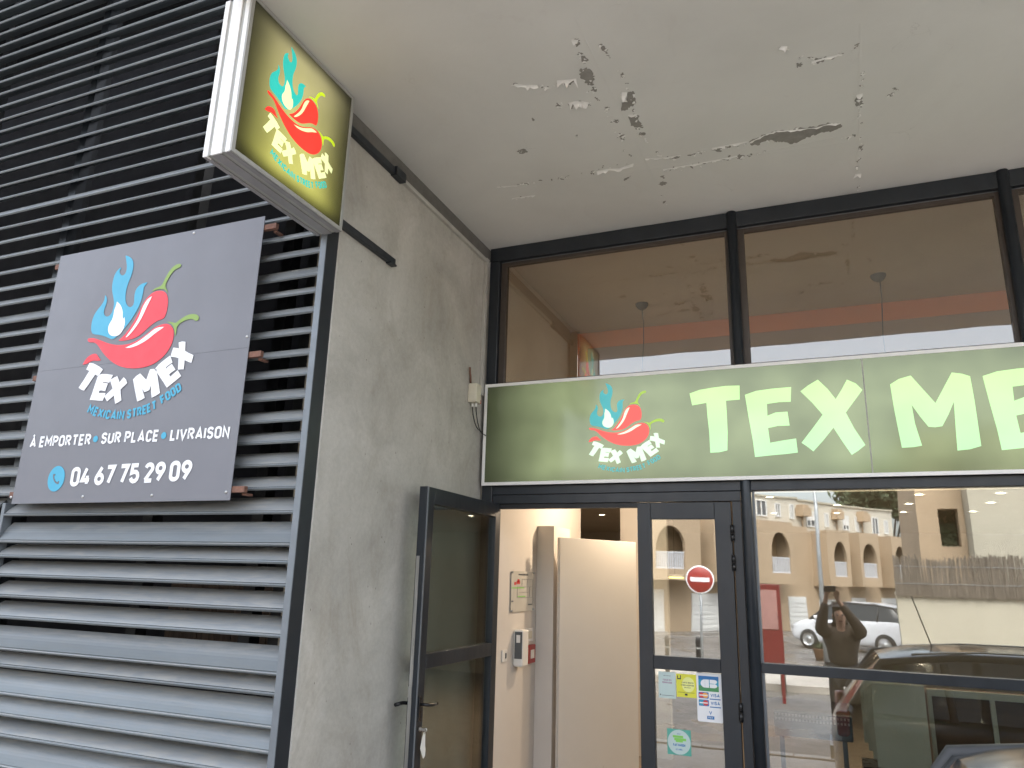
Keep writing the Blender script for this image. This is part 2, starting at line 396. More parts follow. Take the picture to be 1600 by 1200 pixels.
def _put(mb, ch, org, d, nrm, sx, sy, wt, T):
    for k, pl_ in enumerate(SF[ch][1]):
        q = [(x * sx + wt * sx * 0.0, y * (1 - wt) * sy + wt / 2 * sy) for x, y in pl_]
        cl = math.dist(pl_[0], pl_[-1]) < 0.01 and len(pl_) > 6
        vs_, fs = strip(q, wt * sy, cl)
        P = [T(org + d * (v.x + wt * sx / 2) + nrm * v.y) for v in vs_]
        e = T(org) - T(org); nn = (P[1] - P[0]).cross(P[len(P) // 2] - P[0])
        off = nn.normalized() * (0.00012 * k) if nn.length > 0 else Vector()
        mb.add([p + off for p in P], fs)
def text_line(mb, s, p0, p1, h, T, bold=0.20, space=0.085, word=0.30):
    if bold < 0.1: bold = 0.20
    tot = sum((SF[c][0] + bold + space) if c != ' ' else word for c in s) - space
    p0 = Vector(p0); p1 = Vector(p1); L = (p1 - p0).length; d = (p1 - p0) / L; n = Vector((-d.y, d.x)); sx = L / tot; x = 0
    for c in s:
        if c == ' ': x += word; continue
        _put(mb, c, p0 + d * x * sx, d, n, sx, h, bold, T); x += SF[c][0] + bold + space
def text_path(mb, s, path, h, T, bold=0.20, space=0.085, word=0.30):
    if bold < 0.1: bold = 0.20
    path = [Vector(p) for p in path]; seg = [(path[i + 1] - path[i]).length for i in range(len(path) - 1)]
    tot = sum((SF[c][0] + bold + space) if c != ' ' else word for c in s) - space
    sx = sum(seg) / tot; x = 0
    def at(l):
        for i, k in enumerate(seg):
            if l <= k or i == len(seg) - 1: return path[i] + (path[i + 1] - path[i]) * (l / k)
            l -= k
    for c in s:
        if c == ' ': x += word; continue
        a = at(x * sx); b = at((x + SF[c][0] + bold) * sx); d = (b - a).normalized()
        _put(mb, c, a, d, Vector((-d.y, d.x)), sx, h, bold, T); x += SF[c][0] + bold + space

# chunky hand-cut capitals, taken as outlines in the sign's own plane, unit box [0,1]x[0,1]
def _sg(u, v):
    h = hit(1060 + u / 2.963, 540 + v / 2.963, 1, -0.068); return Vector((h.x, h.z))
BIG_PX = dict(
 T=[(52,222),(100,205),(160,195),(220,187),(283,185),(284,250),(220,255),(225,330),(228,400),(227,485),(190,494),(148,496),(143,400),(135,330),(130,265),(64,277)],
 E=[(308,228),(360,210),(430,200),(522,192),(520,260),(465,262),(410,270),(412,325),(450,310),(505,306),(515,370),(460,372),(415,382),(425,450),(480,440),(545,430),(553,495),(500,502),(430,508),(355,516),(345,440),(325,330)],
 X=[(565,212),(600,185),(645,158),(690,200),(728,248),(755,205),(780,158),(820,175),(852,205),(815,255),(775,310),(815,385),(866,460),(835,485),(803,506),(760,445),(718,380),(670,440),(625,490),(600,470),(570,450),(620,385),(668,320),(620,265)],
 M=[(980,180),(1020,155),(1075,139),(1130,200),(1190,266),(1225,200),(1265,125),(1310,130),(1350,142),(1370,250),(1385,350),(1402,465),(1350,480),(1292,486),(1285,400),(1275,260),(1250,320),(1222,373),(1190,378),(1158,376),(1120,330),(1080,275),(1095,360),(1128,463),(1090,470),(1035,473),(1020,400),(1000,300)])
BIG = {k: [_sg(*p) for p in v] for k, v in BIG_PX.items()}
UNIT = {}
for k, pl in BIG.items():
    x0 = min(p.x for p in pl); x1 = max(p.x for p in pl); y0 = min(p.y for p in pl); y1 = max(p.y for p in pl)
    UNIT[k] = [Vector(((p.x - x0) / (x1 - x0), (p.y - y0) / (y1 - y0))) for p in pl]

# the chilli emblem, outlines in the banner's own plane
PY = -2.2414
def _bn(u, v):
    h = hit(100 + u / 4, 380 + v / 4, 1, PY); return Vector((h.x, h.z))
LOGO_PX = dict(
 flame=[(172,570),(170,520),(180,470),(200,430),(230,395),(250,365),(256,345),(258,325),(268,335),(271,360),(262,390),(250,420),(250,445),(262,460),(280,458),(300,440),(312,400),(315,370),(308,330),(300,290),(305,240),(318,195),(335,170),(355,152),(358,158),(348,172),(350,190),(362,203),(378,200),(390,180),(395,150),(392,120),(386,78),(402,80),(425,95),(436,120),(434,160),(420,210),(402,250),(390,290),(385,330),(385,365),(395,390),(412,402),(430,396),(440,370),(440,340),(444,310),(452,288),(470,265),(495,250),(522,245),(515,258),(500,272),(497,300),(490,340),(478,375),(465,405),(440,450),(410,495),(370,545),(310,606),(285,595),(250,580),(215,572)],
 core=[(333,365),(350,380),(362,400),(370,430),(368,460),(372,475),(380,462),(384,490),(378,530),(355,570),(330,582),(300,582),(280,565),(276,535),(285,505),(303,480),(312,450),(315,420),(325,400)],
 back=[(342,608),(380,575),(420,520),(450,470),(480,410),(505,360),(535,325),(565,303),(600,295),(630,302),(648,325),(652,370),(645,420),(632,460),(620,474),(590,482),(550,507),(510,545),(470,580),(430,599),(390,607),(360,612)],
 hl1=[(553,332),(530,345),(510,370),(490,410),(475,455),(450,500),(420,545),(388,588),(395,590),(425,560),(460,515),(490,465),(510,420),(530,380)],
 front=[(148,612),(152,597),(175,592),(205,598),(240,612),(280,628),(330,638),(390,635),(440,620),(490,590),(530,560),(570,525),(610,508),(645,502),(672,515),(688,545),(686,590),(672,640),(640,690),(600,730),(550,762),(490,780),(420,784),(360,775),(310,750),(270,715),(240,680),(222,650),(205,628),(185,618),(165,622)],
 hl2=[(628,524),(600,525),(570,535),(540,560),(500,592),(460,620),(430,635),(386,654),(410,656),(450,645),(490,625),(530,600),(570,565),(600,545)],
 stem1=[(733,130),(715,130),(690,142),(660,175),(640,210),(625,240),(615,262),(600,272),(570,282),(552,302),(575,292),(600,286),(630,288),(640,296),(650,312),(648,295),(635,275),(638,255),(655,220),(680,180),(705,160),(728,152),(734,142)],
 stem2=[(848,468),(840,450),(815,442),(780,446),(745,465),(715,488),(700,500),(690,498),(670,492),(645,492),(665,500),(682,512),(692,545),(697,582),(703,560),(706,530),(715,510),(740,492),(770,478),(805,472),(820,485),(835,487)],
 tail=[(118,760),(130,735),(150,710),(180,692),(205,690),(215,710),(232,732),(210,736),(185,733),(165,740),(148,752),(135,757)])
LOGO = {k: [_bn(*p) for p in v] for k, v in LOGO_PX.items()}
LQ = [('T', (172,746), (237,792), (80,883)), ('E', (225,820), (302,832), (162,970)), ('X', (300,838), (397,848), (255,985)),
      ('M', (440,838), (575,785), (458,992)), ('E', (575,778), (665,712), (635,902)), ('X', (664,690), (742,606), (735,802))]
LQ = [(k, _bn(*a), _bn(*b), _bn(*c)) for k, a, b, c in LQ]
LP1 = [_bn(*p) for p in [(143,1062),(200,1085),(260,1100),(330,1106),(375,1102)]]
LP2 = [_bn(*p) for p in [(393,1100),(450,1088),(520,1065),(583,1036)]]
LP3 = [_bn(*p) for p in [(612,1010),(665,975),(740,918)]]
LH = (_bn(345,1103) - _bn(348,1045)).length
def dilate(pl, d):
    n = len(pl); ar = sum(pl[i - 1].x * pl[i].y - pl[i].x * pl[i - 1].y for i in range(n)); sg = 1 if ar > 0 else -1; out = []
    for i in range(n):
        d1 = (pl[i] - pl[i - 1]).normalized(); d2 = (pl[(i + 1) % n] - pl[i]).normalized()
        n1 = Vector((d1.y, -d1.x)) * sg; n2 = Vector((d2.y, -d2.x)) * sg; m_ = n1 + n2
        if m_.length < 1e-3: m_ = n1
        m_.normalize(); out.append(pl[i] + m_ * d / max(m_.dot(n1), 0.5))
    return out
def smooth_poly(pl, it=1):
    for _ in range(it):
        q = []
        for i in range(len(pl)):
            a, b = pl[i], pl[(i + 1) % len(pl)]
            c = pl[i - 1]
            # keep sharp tips
            v1 = (a - c).normalized(); v2 = (b - a).normalized()
            if v1.dot(v2) < 0.2: q.append(a)
            else: q.append((c + a * 6 + b) / 8)
            q.append((a + b) / 2)
        pl = q
    return pl
def logo(parent, A, T, mats, lift, outline=None):
    """A: 2D map from banner logo coordinates to this sign's plane, T(p, h): plane to world at height h"""
    def poly(mb, k, h):
        mb.prism([T(A(p), h) for p in smooth_poly(LOGO[k])], T(A(LOGO[k][0]), h + 0.001) - T(A(LOGO[k][0]), h))
    out = []
    for nm, keys, mt, h in (('flame', ['flame'], mats['blue'], lift), ('flame_core', ['core'], mats['white'], lift + 0.0012),
                            ('chilli', ['back'], mats['red'], lift), ('chilli', ['front', 'tail'], mats['red'], lift + 0.0004),
                            ('highlight', ['hl1', 'hl2'], mats['white'], lift + 0.002), ('chilli_stem', ['stem1'], mats['green'], lift + 0.0014), ('chilli_stem', ['stem2'], mats['green'], lift + 0.0014)):
        mb = MB()
        for k in keys: poly(mb, k, h)
        out.append(mb.build(nm, mt, parent))
    mb = MB()
    for k, tl, tr, bl in LQ:
        mb.prism([T(A(p), lift + 0.0016) for p in dilate([bl + (tr - tl) * p.x + (tl - bl) * p.y for p in UNIT[k]], 0.0085)], T(A(tl), 0.001) - T(A(tl), 0))
    out.append(mb.build('name_lettering', mats['white'], parent))
    mb = MB()
    for s, pth in (('MEXICAIN', LP1), ('STREET', LP2), ('FOOD', LP3)):
        text_path(mb, s, [A(p) for p in pth], LH * (A(Vector((0, 1))) - A(Vector((0, 0)))).length, lambda p: T(p, lift + 0.002), 0.22, 0.11)
    out.append(mb.build('slogan_lettering', mats['blue'], parent))
    return out

ZC = 4.3343; GZ = -0.35; FZ = -0.2; LY = -2.0917   # ceiling, street, shop floor, louvre plane

# ================================================================== SETTING
def ground_mat():
    mt, t, p = newmat('wet_asphalt'); v = coords(t)
    c = ramp(t, noise(t, v, 0.35, 8, 0.65), [(0.3, (0.085, 0.077, 0.07)), (0.7, (0.16, 0.148, 0.135))])
    c = mix(t, c, ramp(t, noise(t, v, 60, 4), [(0.3, 0.7), (0.7, 1.2)]), 1.0, 'MULTIPLY')
    t.links.new(c, p.inputs['Base Color'])
    t.links.new(ramp(t, noise(t, v, 0.5, 5), [(0.45, 0.25), (0.6, 0.75)]), p.inputs['Roughness'])
    bump(t, p, noise(t, v, 90, 4), 0.2, 0.004); return mt
M['asphalt'] = ground_mat()
M['paving'] = simple('wet_pavement', (0.29, 0.27, 0.245), 0.5, var=0.2, nscale=2, bmp=0.3)
tag(MB().box(-150, 150, -200, 60, GZ - 0.5, GZ).build('ground', 'asphalt'), kind='structure')
tag(MB().box(-40, 40, -4.2, -0.02, GZ + 0.004, GZ + 0.10).build('pavement', 'paving', bevel=0.01), kind='structure')
b = MB()
for k in range(-14, 14): b.box(k * 1.0 + 0.005, k * 1.0 + 0.995, -4.36, -4.205, GZ + 0.004, GZ + 0.12)
tag(b.build('kerb', M['paving'], bevel=0.012), kind='structure')
M['sidew'] = simple('far_pavement', (0.33, 0.30, 0.26), 0.55, var=0.15, nscale=1)
tag(MB().box(-40, 14, -13.9, -10.6, GZ + 0.004, GZ + 0.13).build('far_pavement', 'sidew'), kind='structure')

# ================================================================== CONCRETE SIDE WALL, CANOPY
w = thing('concrete_wall', 'stained grey rendered concrete wall running back from the louvre screen to the shop door', 'wall', (-0.15, -1.0, GZ))
MB().box(-0.055, 0.0, LY, -0.001, GZ, ZC - 0.115).build('wall_face', 'concrete', w, bevel=0.006)
MB().box(-0.24, -0.0555, LY + 0.12, -0.001, GZ, ZC - 0.115).build('rear_core', 'room_post', w)
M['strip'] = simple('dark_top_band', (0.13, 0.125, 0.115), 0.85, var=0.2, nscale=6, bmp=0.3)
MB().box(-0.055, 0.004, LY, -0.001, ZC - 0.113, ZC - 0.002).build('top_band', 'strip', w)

c = thing('canopy', 'wide flat canopy soffit with peeling off-white paint above the shop front', 'ceiling', (4.5, -1.7, ZC))
MB().box(0.0, 9.5, -3.40, -0.0, ZC, ZC + 0.32).build('soffit', 'ceiling', c)
MB().box(0.0, 9.5, -3.40, 0.30, ZC + 0.322, ZC + 1.2).build('upper_edge_wall', 'concrete', c)
PATCH = [
 [(365,120),(385,116),(405,120),(412,132),(418,140),(421,155),(417,170),(415,183),(400,182),(390,174),(380,165),(368,145)],
 [(528,283),(530,250),(545,245),(548,212),(560,209),(575,207),(582,245),(575,262),(560,270),(545,278)],
 [(553,300),(570,302),(590,297),(598,325),(604,338),(610,350),(588,350),(575,343),(565,335)],
 [(1030,400),(1050,392),(1085,375),(1108,372),(1130,360),(1165,360),(1200,355),(1210,348),(1240,350),(1270,345),(1290,346),(1310,336),(1340,330),(1360,334),(1385,330),(1388,345),(1365,356),(1350,362),(1325,364),(1300,370),(1270,382),(1250,385),(1220,403),(1185,412),(1160,402),(1140,403),(1125,405),(1110,395),(1085,402),(1060,418),(1032,415)],
 [(370,70),(385,68),(400,85),(378,98),(372,90)], [(335,5),(360,0),(365,15),(350,33),(340,20)], [(450,30),(470,40),(475,58),(460,50)],
 [(412,192),(428,190),(430,207),(412,205)], [(1275,95),(1300,78),(1330,72),(1320,88),(1290,98)], [(1210,100),(1232,92),(1230,110),(1212,112)],
 [(1442,235),(1462,222),(1470,245),(1468,268),(1455,262),(1445,265)], [(1455,420),(1475,415),(1460,432)], [(1443,480),(1462,468),(1452,483)],
 [(1440,502),(1457,498),(1450,505)], [(118,442),(140,432),(155,432),(160,445),(135,450)], [(518,378),(540,374),(540,388),(522,390)],
 [(975,462),(990,452),(1010,458),(1000,470),(980,470)], [(1018,455),(1038,450),(1030,462)], [(895,430),(918,425),(920,440),(902,442)],
 [(678,540),(695,534),(692,548)], [(672,570),(690,556),(705,566),(690,574)], [(538,548),(565,535),(558,545),(540,556)],
 [(595,372),(620,368),(610,383)], [(715,470),(740,462),(755,460),(735,474)], [(275,250),(290,262),(290,272),(282,270)],
 [(318,255),(345,248),(372,245),(350,262),(330,275)], [(305,172),(330,162),(352,160),(330,180),(315,186)], [(210,190),(240,186),(235,197)],
 [(498,318),(515,316),(512,330)], [(920,472),(955,468),(940,476)], [(845,488),(858,483),(852,492)], [(940,423),(957,419),(948,430)],
 [(785,455),(815,452),(800,458)], [(530,133),(538,145),(534,150)], [(1462,135),(1475,133),(1468,146)], [(1585,195),(1598,192),(1596,202)],
 [(462,268),(482,270),(470,284)], [(425,228),(436,232),(430,238)], [(352,375),(358,380),(353,385)], [(178,310),(188,316),(182,322)]]
def cz(u, v): return hit(760 + u / 2.5, 60 + v / 2.5, 2, ZC)
def rough_poly(pl, amp=0.006, n=3):
    out = []
    for i in range(len(pl)):
        a, b2 = pl[i], pl[(i + 1) % len(pl)]; d = b2 - a; L = d.length; nn = Vector((-d.y, d.x, 0))
        if L > 0: nn /= L
        for k in range(n):
            f = k / n; out.append(a + d * f + nn * (random.uniform(-1, 1) * min(amp, L * 0.3) if k else 0))
    return out
flk = MB()
def flake(p, ln, hd):
    """a curled flake of paint hanging from the ceiling"""
    d = Vector((math.cos(hd), math.sin(hd), 0)); s_ = Vector((-d.y, d.x, 0)); wd = ln * random.uniform(0.5, 1.2)
    k1 = random.uniform(0.1, 0.5); pts = []
    rows = 4
    for r_ in range(rows):
        f = r_ / (rows - 1); ww = wd * (1 - f ** 1.5 * random.uniform(0.6, 1.0)) / 2
        q = p + d * ln * (f - 0.25 * f * f) + Vector((0, 0, -0.003 - ln * k1 * f * f))
        pts += [q - s_ * ww * random.uniform(0.8, 1.1), q + s_ * ww * random.uniform(0.8, 1.1)]
    top = [q + Vector((0, 0, 0.0012)) for q in pts]
    fs = []
    for r_ in range(rows - 1):
        a = r_ * 2; fs += [(a, a + 1, a + 3, a + 2), (8 + a, 8 + a + 2, 8 + a + 3, 8 + a + 1)]
    fs += [(0, 8, 9, 1), (6, 7, 15, 14)]
    for r_ in range(rows - 1):
        a = r_ * 2; fs += [(a, a + 2, a + 10, a + 8), (a + 1, a + 9, a + 11, a + 3)]
    flk.add(pts + top, fs)
def flap(pts, wmin, wmax, side):
    """ragged strip of loose paint curling down along an edge"""
    P = [cz(*p) for p in pts]; Q = [P[0]]
    for a, b2 in zip(P[:-1], P[1:]):
        n = max(2, int((b2 - a).length / 0.016))
        for k in range(1, n + 1): Q.append(a.lerp(b2, k / n))
    vs_ = []
    for i, q in enumerate(Q):
        d = (Q[min(i + 1, len(Q) - 1)] - Q[max(i - 1, 0)]).normalized(); nn = Vector((-d.y, d.x, 0)) * side
        w_ = random.uniform(wmin, wmax) * (0.35 if random.random() < 0.3 else 1)
        z0 = Vector((0, 0, -0.0025)); dr = random.uniform(0.2, 0.7)
        vs_ += [q + z0 - nn * 0.004, q + z0 + nn * w_ * 0.5 + Vector((0, 0, -w_ * dr * 0.3)), q + z0 + nn * w_ + d * random.uniform(-.006, .006) + Vector((0, 0, -w_ * dr))]
    up_ = [v + Vector((0, 0, 0.0012)) for v in vs_]; N_ = len(vs_); fs = []
    for i in range(len(Q) - 1):
        for j in (0, 1):
            a = i * 3 + j; fs += [(a, a + 1, a + 4, a + 3), (N_ + a, N_ + a + 3, N_ + a + 4, N_ + a + 1)]
        fs.append((i * 3 + 2, N_ + i * 3 + 2, N_ + i * 3 + 5, i * 3 + 5))
    flk.add(vs_ + up_, fs)
for pts, a, b2, sd in (([(1032,404),(1085,378),(1130,363),(1200,357),(1240,353),(1290,348),(1340,333),(1386,331)], .003, .012, 1),
                       ([(110,176),(150,182),(200,182)], .02, .055, 1), ([(275,165),(310,162),(352,158)], .015, .045, 1), ([(320,252),(345,246),(375,246),(400,250)], .02, .05, 1),
                       ([(524,215),(530,247),(548,244)], .01, .035, -1), ([(528,212),(550,210)], .03, .07, 1), ([(553,299),(590,296)], .006, .02, 1), ([(430,520),(470,510),(520,508),(575,488)], .008, .03, 1),
                       ([(690,512),(760,500),(860,482),(980,458)], .004, .016, 1), ([(620,470),(700,465),(760,455)], .003, .012, 1), ([(880,428),(950,415),(1020,402)], .004, .015, 1), ([(1445,222),(1470,215)], .01, .03, 1),
                       ([(1440,530),(1465,528)], .02, .04, 1), ([(100,625),(190,612)], .003, .012, 1), ([(40,580),(120,575)], .003, .008, 1), ([(1270,90),(1335,72),(1390,62)], .003, .012, 1), ([(1150,30),(1175,32)], .015, .03, 1)):
    flap(pts, a, b2, sd)
for pl in PATCH:
    P = [cz(*p) for p in pl]
    pb = MB().prism([p - Vector((0, 0, 0.002)) for p in rough_poly(P, 0.009, 4)], (0, 0, 0.004)); pb.build('bare_patch', 'bare', c)
    per = sum((P[i] - P[i - 1]).length for i in range(len(P)))
    cen = sum(P, Vector()) / len(P)
    for _ in range(int(1 + per * 5)):
        i = random.randrange(len(P)); q = P[i - 1].lerp(P[i], random.random())
        hd = math.atan2(cen.y - q.y, cen.x - q.x) + random.uniform(-0.7, 0.7)
        if (q - cen).y < 0 and random.random() < 0.5: continue
        flake(q, random.uniform(0.010, 0.038), hd)
small = MB()
LINES = [[(345,0),(390,140),(430,230),(520,380),(560,480)], [(440,10),(550,180),(600,370),(640,430),(700,470),(1030,405)], [(40,580),(240,555),(560,490)],
         [(110,625),(190,612)], [(690,520),(860,485),(1100,440)], [(1470,130),(1450,250),(1460,430),(1450,620)], [(110,180),(230,185),(355,160)], [(270,255),(410,255)],
         [(1160,30),(1210,70),(1330,80),(1440,50)], [(1560,240),(1600,190)], [(130,435),(190,460)], [(672,580),(700,640)], [(1340,398),(1450,378)], [(1440,5),(1455,45)]]
for L in LINES:
    for a, b2 in zip(L[:-1], L[1:]):
        ln = math.dist(a, b2)
        for _ in range(int(ln / 15)):
            f = random.random(); u = a[0] + (b2[0] - a[0]) * f + random.gauss(0, 5); v_ = a[1] + (b2[1] - a[1]) * f + random.gauss(0, 4)
            q = cz(u, v_)
            if random.random() < 0.5:
                an = random.uniform(0, 6.28); l_ = random.uniform(0.006, 0.022); w_ = l_ * random.uniform(0.2, 0.6)
                dd = Vector((math.cos(an), math.sin(an), 0)); nn = Vector((-dd.y, dd.x, 0))
                pts = [q + dd * l_ * math.cos(t_) * random.uniform(0.6, 1.1) + nn * w_ * math.sin(t_) * random.uniform(0.5, 1.1) - Vector((0, 0, 0.0015)) for t_ in [k * 6.283 / 7 for k in range(7)]]
                small.prism(pts, (0, 0, 0.003))
            if random.random() < 0.75:
                flake(q, random.uniform(0.006, 0.022), random.uniform(0, 6.28))
jr = MB()
for pa, pb_ in (((40, 590), (1640, 375)), ((1462, -60), (1452, 640)), ((345, -80), (700, 640)), ((700, 520), (1640, 330))):
    q0 = cz(*pa); q1 = cz(*pb_); n_ = 60; d = (q1 - q0).normalized(); nn = Vector((-d.y, d.x, 0)); vs_ = []
    for k in range(n_ + 1):
        q = q0.lerp(q1, k / n_) + nn * random.uniform(-.0015, .0015); ww = random.uniform(.004, .009); hh_ = random.uniform(.0006, .0024)
        vs_ += [q - nn * ww, q - Vector((0, 0, hh_)), q + nn * ww]
    jr.add(vs_, [(k * 3 + j, k * 3 + j + 1, k * 3 + j + 4, k * 3 + j + 3) for k in range(n_) for j in (0, 1)], True)
tag(jr.build('board_joints', 'ceiling', c), kind='stuff')
tag(small.build('small_chips', 'bare', c), kind='stuff')
tag(flk.build('paint_flakes', 'flake', c), kind='stuff')

# ================================================================== LOUVRE SCREEN
lv = thing('louvre_screen', 'tall screen of weathered grey tilted metal slats left of the concrete wall', 'louvre screen', (-2.0, LY, GZ))
MB().box(-0.045, -0.007, LY - 0.10, LY + 0.01, GZ, 7.2).build('side_post', 'anth', lv, bevel=0.003)
MB().box(-0.0472, -0.0078, LY - 0.106, LY - 0.1012, GZ, 7.2).build('lit_post_face', 'frame_light', lv)  # front face of the post made paler: sky light put into its colour
MB().box(-2.345, -2.315, LY - 0.09, LY - 0.03, GZ, 1.975).build('middle_post', 'frame_light', lv, bevel=0.002)
MB().box(-2.42, -2.35, LY - 0.02, LY + 0.05, GZ, 7.2).build('rear_post', 'anth', lv, bevel=0.003)
def slat(x0, x1, z, ang, ch=0.15):
    z += random.uniform(-0.0025, 0.0025); a = R(ang + random.uniform(-1.2, 1.2)); d = Vector((0, math.cos(a), math.sin(a))); n = Vector((0, -math.sin(a), math.cos(a)))
    o = Vector((0, LY - 0.09, z))
    prof = [(0, -0.004), (0, 0.007), (0.004, 0.010), (0.009, 0.008), (0.0115, 0.0035), (0.0150, 0.0035), (0.0165, 0.0085)]
    for k in range(1, 9):
        f = k / 8; prof.append((0.0165 + (ch - 0.0165) * f, 0.0085 + 0.010 * math.sin(math.pi * f * 0.95) - 0.005 * f))
    prof += [(ch, -0.004), (ch * 0.6, 0.0035), (ch * 0.3, 0.0025), (0.01, -0.006)]
    m_ = MB(); P = [Vector((x0, 0, 0)) + o + d * c_ + n * h_ for c_, h_ in prof]
    m_.prism(P, (x1 - x0, 0, 0), False)
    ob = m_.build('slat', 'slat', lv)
    return ob
rows = [(3.367, 40), (3.225, 44), (3.126, 36), (3.004, 36), (2.886, 34), (2.76, 33), (2.642, 33), (2.515, 35), (2.388, 36), (2.27, 35), (2.144, 36), (2.023, 34),
        (1.895, 38), (1.731, 57), (1.644, 32), (1.525, 39), (1.405, 37), (1.284, 37), (1.108, 60), (1.015, 31), (0.866, 54), (0.751, 50), (0.645, 31), (0.49, 56), (0.39, 36), (0.27, 37), (0.14, 36), (0.02, 52), (-0.1, 37), (-0.22, 36)]
ups = [3.49, 3.62, 3.75, 3.875, 3.998, 4.108, 4.255, 4.375, 4.498, 4.625, 4.752, 4.878, 4.990, 5.122, 5.250, 5.372, 5.493, 5.620, 5.748, 5.875, 6.0, 6.125, 6.25, 6.375, 6.5, 6.625, 6.75]
for z in ups: slat(-8, -0.048, z - 0.004, {4.108: 44, 4.990: 41, 4.498: 37.5}.get(z, 35.5 + random.uniform(-0.7, 0.7)))
for z, a in rows:
    if z > 1.97: slat(-8, -0.048, z, a)
    else:
        slat(-2.312, -0.048, z, a)
        slat(-8, -2.42, z, a + random.choice((0, 0, 14, -3)))
# dark plant room seen between the slats
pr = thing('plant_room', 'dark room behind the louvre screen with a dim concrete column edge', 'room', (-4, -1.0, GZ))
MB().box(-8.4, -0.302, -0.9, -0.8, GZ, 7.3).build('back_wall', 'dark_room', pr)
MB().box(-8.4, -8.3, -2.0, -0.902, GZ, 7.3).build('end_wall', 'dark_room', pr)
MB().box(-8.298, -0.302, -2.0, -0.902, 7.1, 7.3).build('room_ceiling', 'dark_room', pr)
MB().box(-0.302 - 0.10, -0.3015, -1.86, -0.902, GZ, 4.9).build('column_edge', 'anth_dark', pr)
for x in (-0.50, -1.35, -2.6, -3.9): MB().box(x - 0.05, x + 0.03, -1.93, -1.85, GZ, 7.0).build('post', 'anth_dark', pr)
b = MB()
for k in range(9): b.box(-1.75 + k * 0.145, -1.61 + k * 0.145, -1.30, -1.27, 0.9, 1.62)
b.build('plank_stack', 'plank', pr)

# ================================================================== BANNER PANEL ON THE LOUVRES
bn = thing('banner_panel', 'large grey panel with chilli emblem and white phone number fixed on the louvres', 'sign', (-1.3, PY, 1.96))
PX0, PX1, PZ0, PZ1 = -2.1731, -0.4359, 1.9614, 3.6306
zs = 2.815
MB().box(PX0, PX1, PY + 0.001, PY + 0.005, PZ0, zs - 0.0004).build('lower_sheet', 'panel', bn, bevel=0.0006)
MB().box(PX0, PX1, PY + 0.001, PY + 0.005, zs + 0.0004, PZ1).build('upper_sheet', 'panel', bn, bevel=0.0006)
for z in (3.56, 2.775, 2.02):
    MB().box(PX0 - 0.045, PX1 + 0.085, PY + 0.007, PY + 0.032, z - 0.017, z + 0.017).build('mounting_bar', 'rust', bn, bevel=0.002)
    for x in (PX0 - 0.02, PX1 + 0.06):
        MB().box(x - 0.012, x + 0.012, PY + 0.034, PY + 0.09, z - 0.03, z - 0.018).build('bracket', 'rust', bn)
b = MB()
for u, v_ in [(129,776),(237,774),(353,769),(303,364),(386,526),(17,777)]:
    h = hit(u, v_, 1, PY); b.lathe((h.x, PY + 0.001, h.z), [(0.009, 0), (0.008, 0.003), (0.004, 0.005), (0.0001, 0.005)], 12, Vector((0, -1, 0)))
b.build('screw_head', 'silver', bn)
Tb = lambda p, h=0.0: Vector((p[0], PY - h, p[1]))
vm = dict(blue=M['v_blue'], white=M['v_white'], red=M['v_red'], green=M['v_green'])
logo(bn, lambda p: p, Tb, vm, 0.0006)
def bp(u, v): h = hit(u, v, 1, PY); return (h.x, h.z)
hh = (Vector(bp(47, 698)) - Vector(bp(50, 680))).length * 0.95
for s, a, e in (('À EMPORTER', (46, 700), (141, 695.5)), ('SUR PLACE', (157, 694), (247, 690)), ('LIVRAISON', (265, 689), (358, 684.5))):
    b = MB(); text_line(b, s, bp(*a), bp(*e), hh, lambda p: Tb(p, 0.0018)); b.build('service_lettering', 'v_white', bn)
for u, v_ in ((149.5, 686), (256, 680.5)):
    q = bp(u, v_); MB().prism([Tb((q[0] + 0.02 * math.cos(t_), q[1] + 0.02 * math.sin(t_)), 0.0006) for t_ in [k * math.pi / 10 for k in range(20)]], (0, -0.001, 0)).build('bullet_dot', 'v_blue', bn)
q = bp(88, 748)
b = MB(); hh = (Vector(bp(112, 759)) - Vector(bp(119, 728))).length * 0.98
text_line(b, '04 67 75 29 09', bp(108.5, 760.5), bp(298, 751), hh, lambda p: Tb(p, 0.0018), 0.21, 0.07, 0.20)
b.build('phone_number', 'v_white', bn)
MB().prism([Tb((q[0] + 0.072 * math.cos(t_), q[1] + 0.078 * math.sin(t_)), 0.0006) for t_ in [k * math.pi / 20 for k in range(40)]], (0, -0.001, 0)).build('blue_disc', 'v_blue', bn)
# handset on the disc
b = MB(); arc = []
for k in range(13):
    t_ = math.pi * (1.02 + 0.46 * k / 12); arc.append(Vector((q[0] + 0.034 + 0.062 * math.cos(t_), q[1] + 0.032 + 0.062 * math.sin(t_))))
outp = []; inn = []
for i, p in enumerate(arc):
    c0 = Vector((q[0] + 0.034, q[1] + 0.032)); d = (p - c0).normalized(); e = abs(i - 6) / 6
    w_ = 0.005 + 0.010 * (e > 0.72)
    outp.append(p + d * 0.004); inn.append(p - d * w_)
b.prism([Tb(p, 0.0018) for p in outp + inn[::-1]], (0, -0.001, 0)); b.build('handset_symbol', 'v_grey', bn)

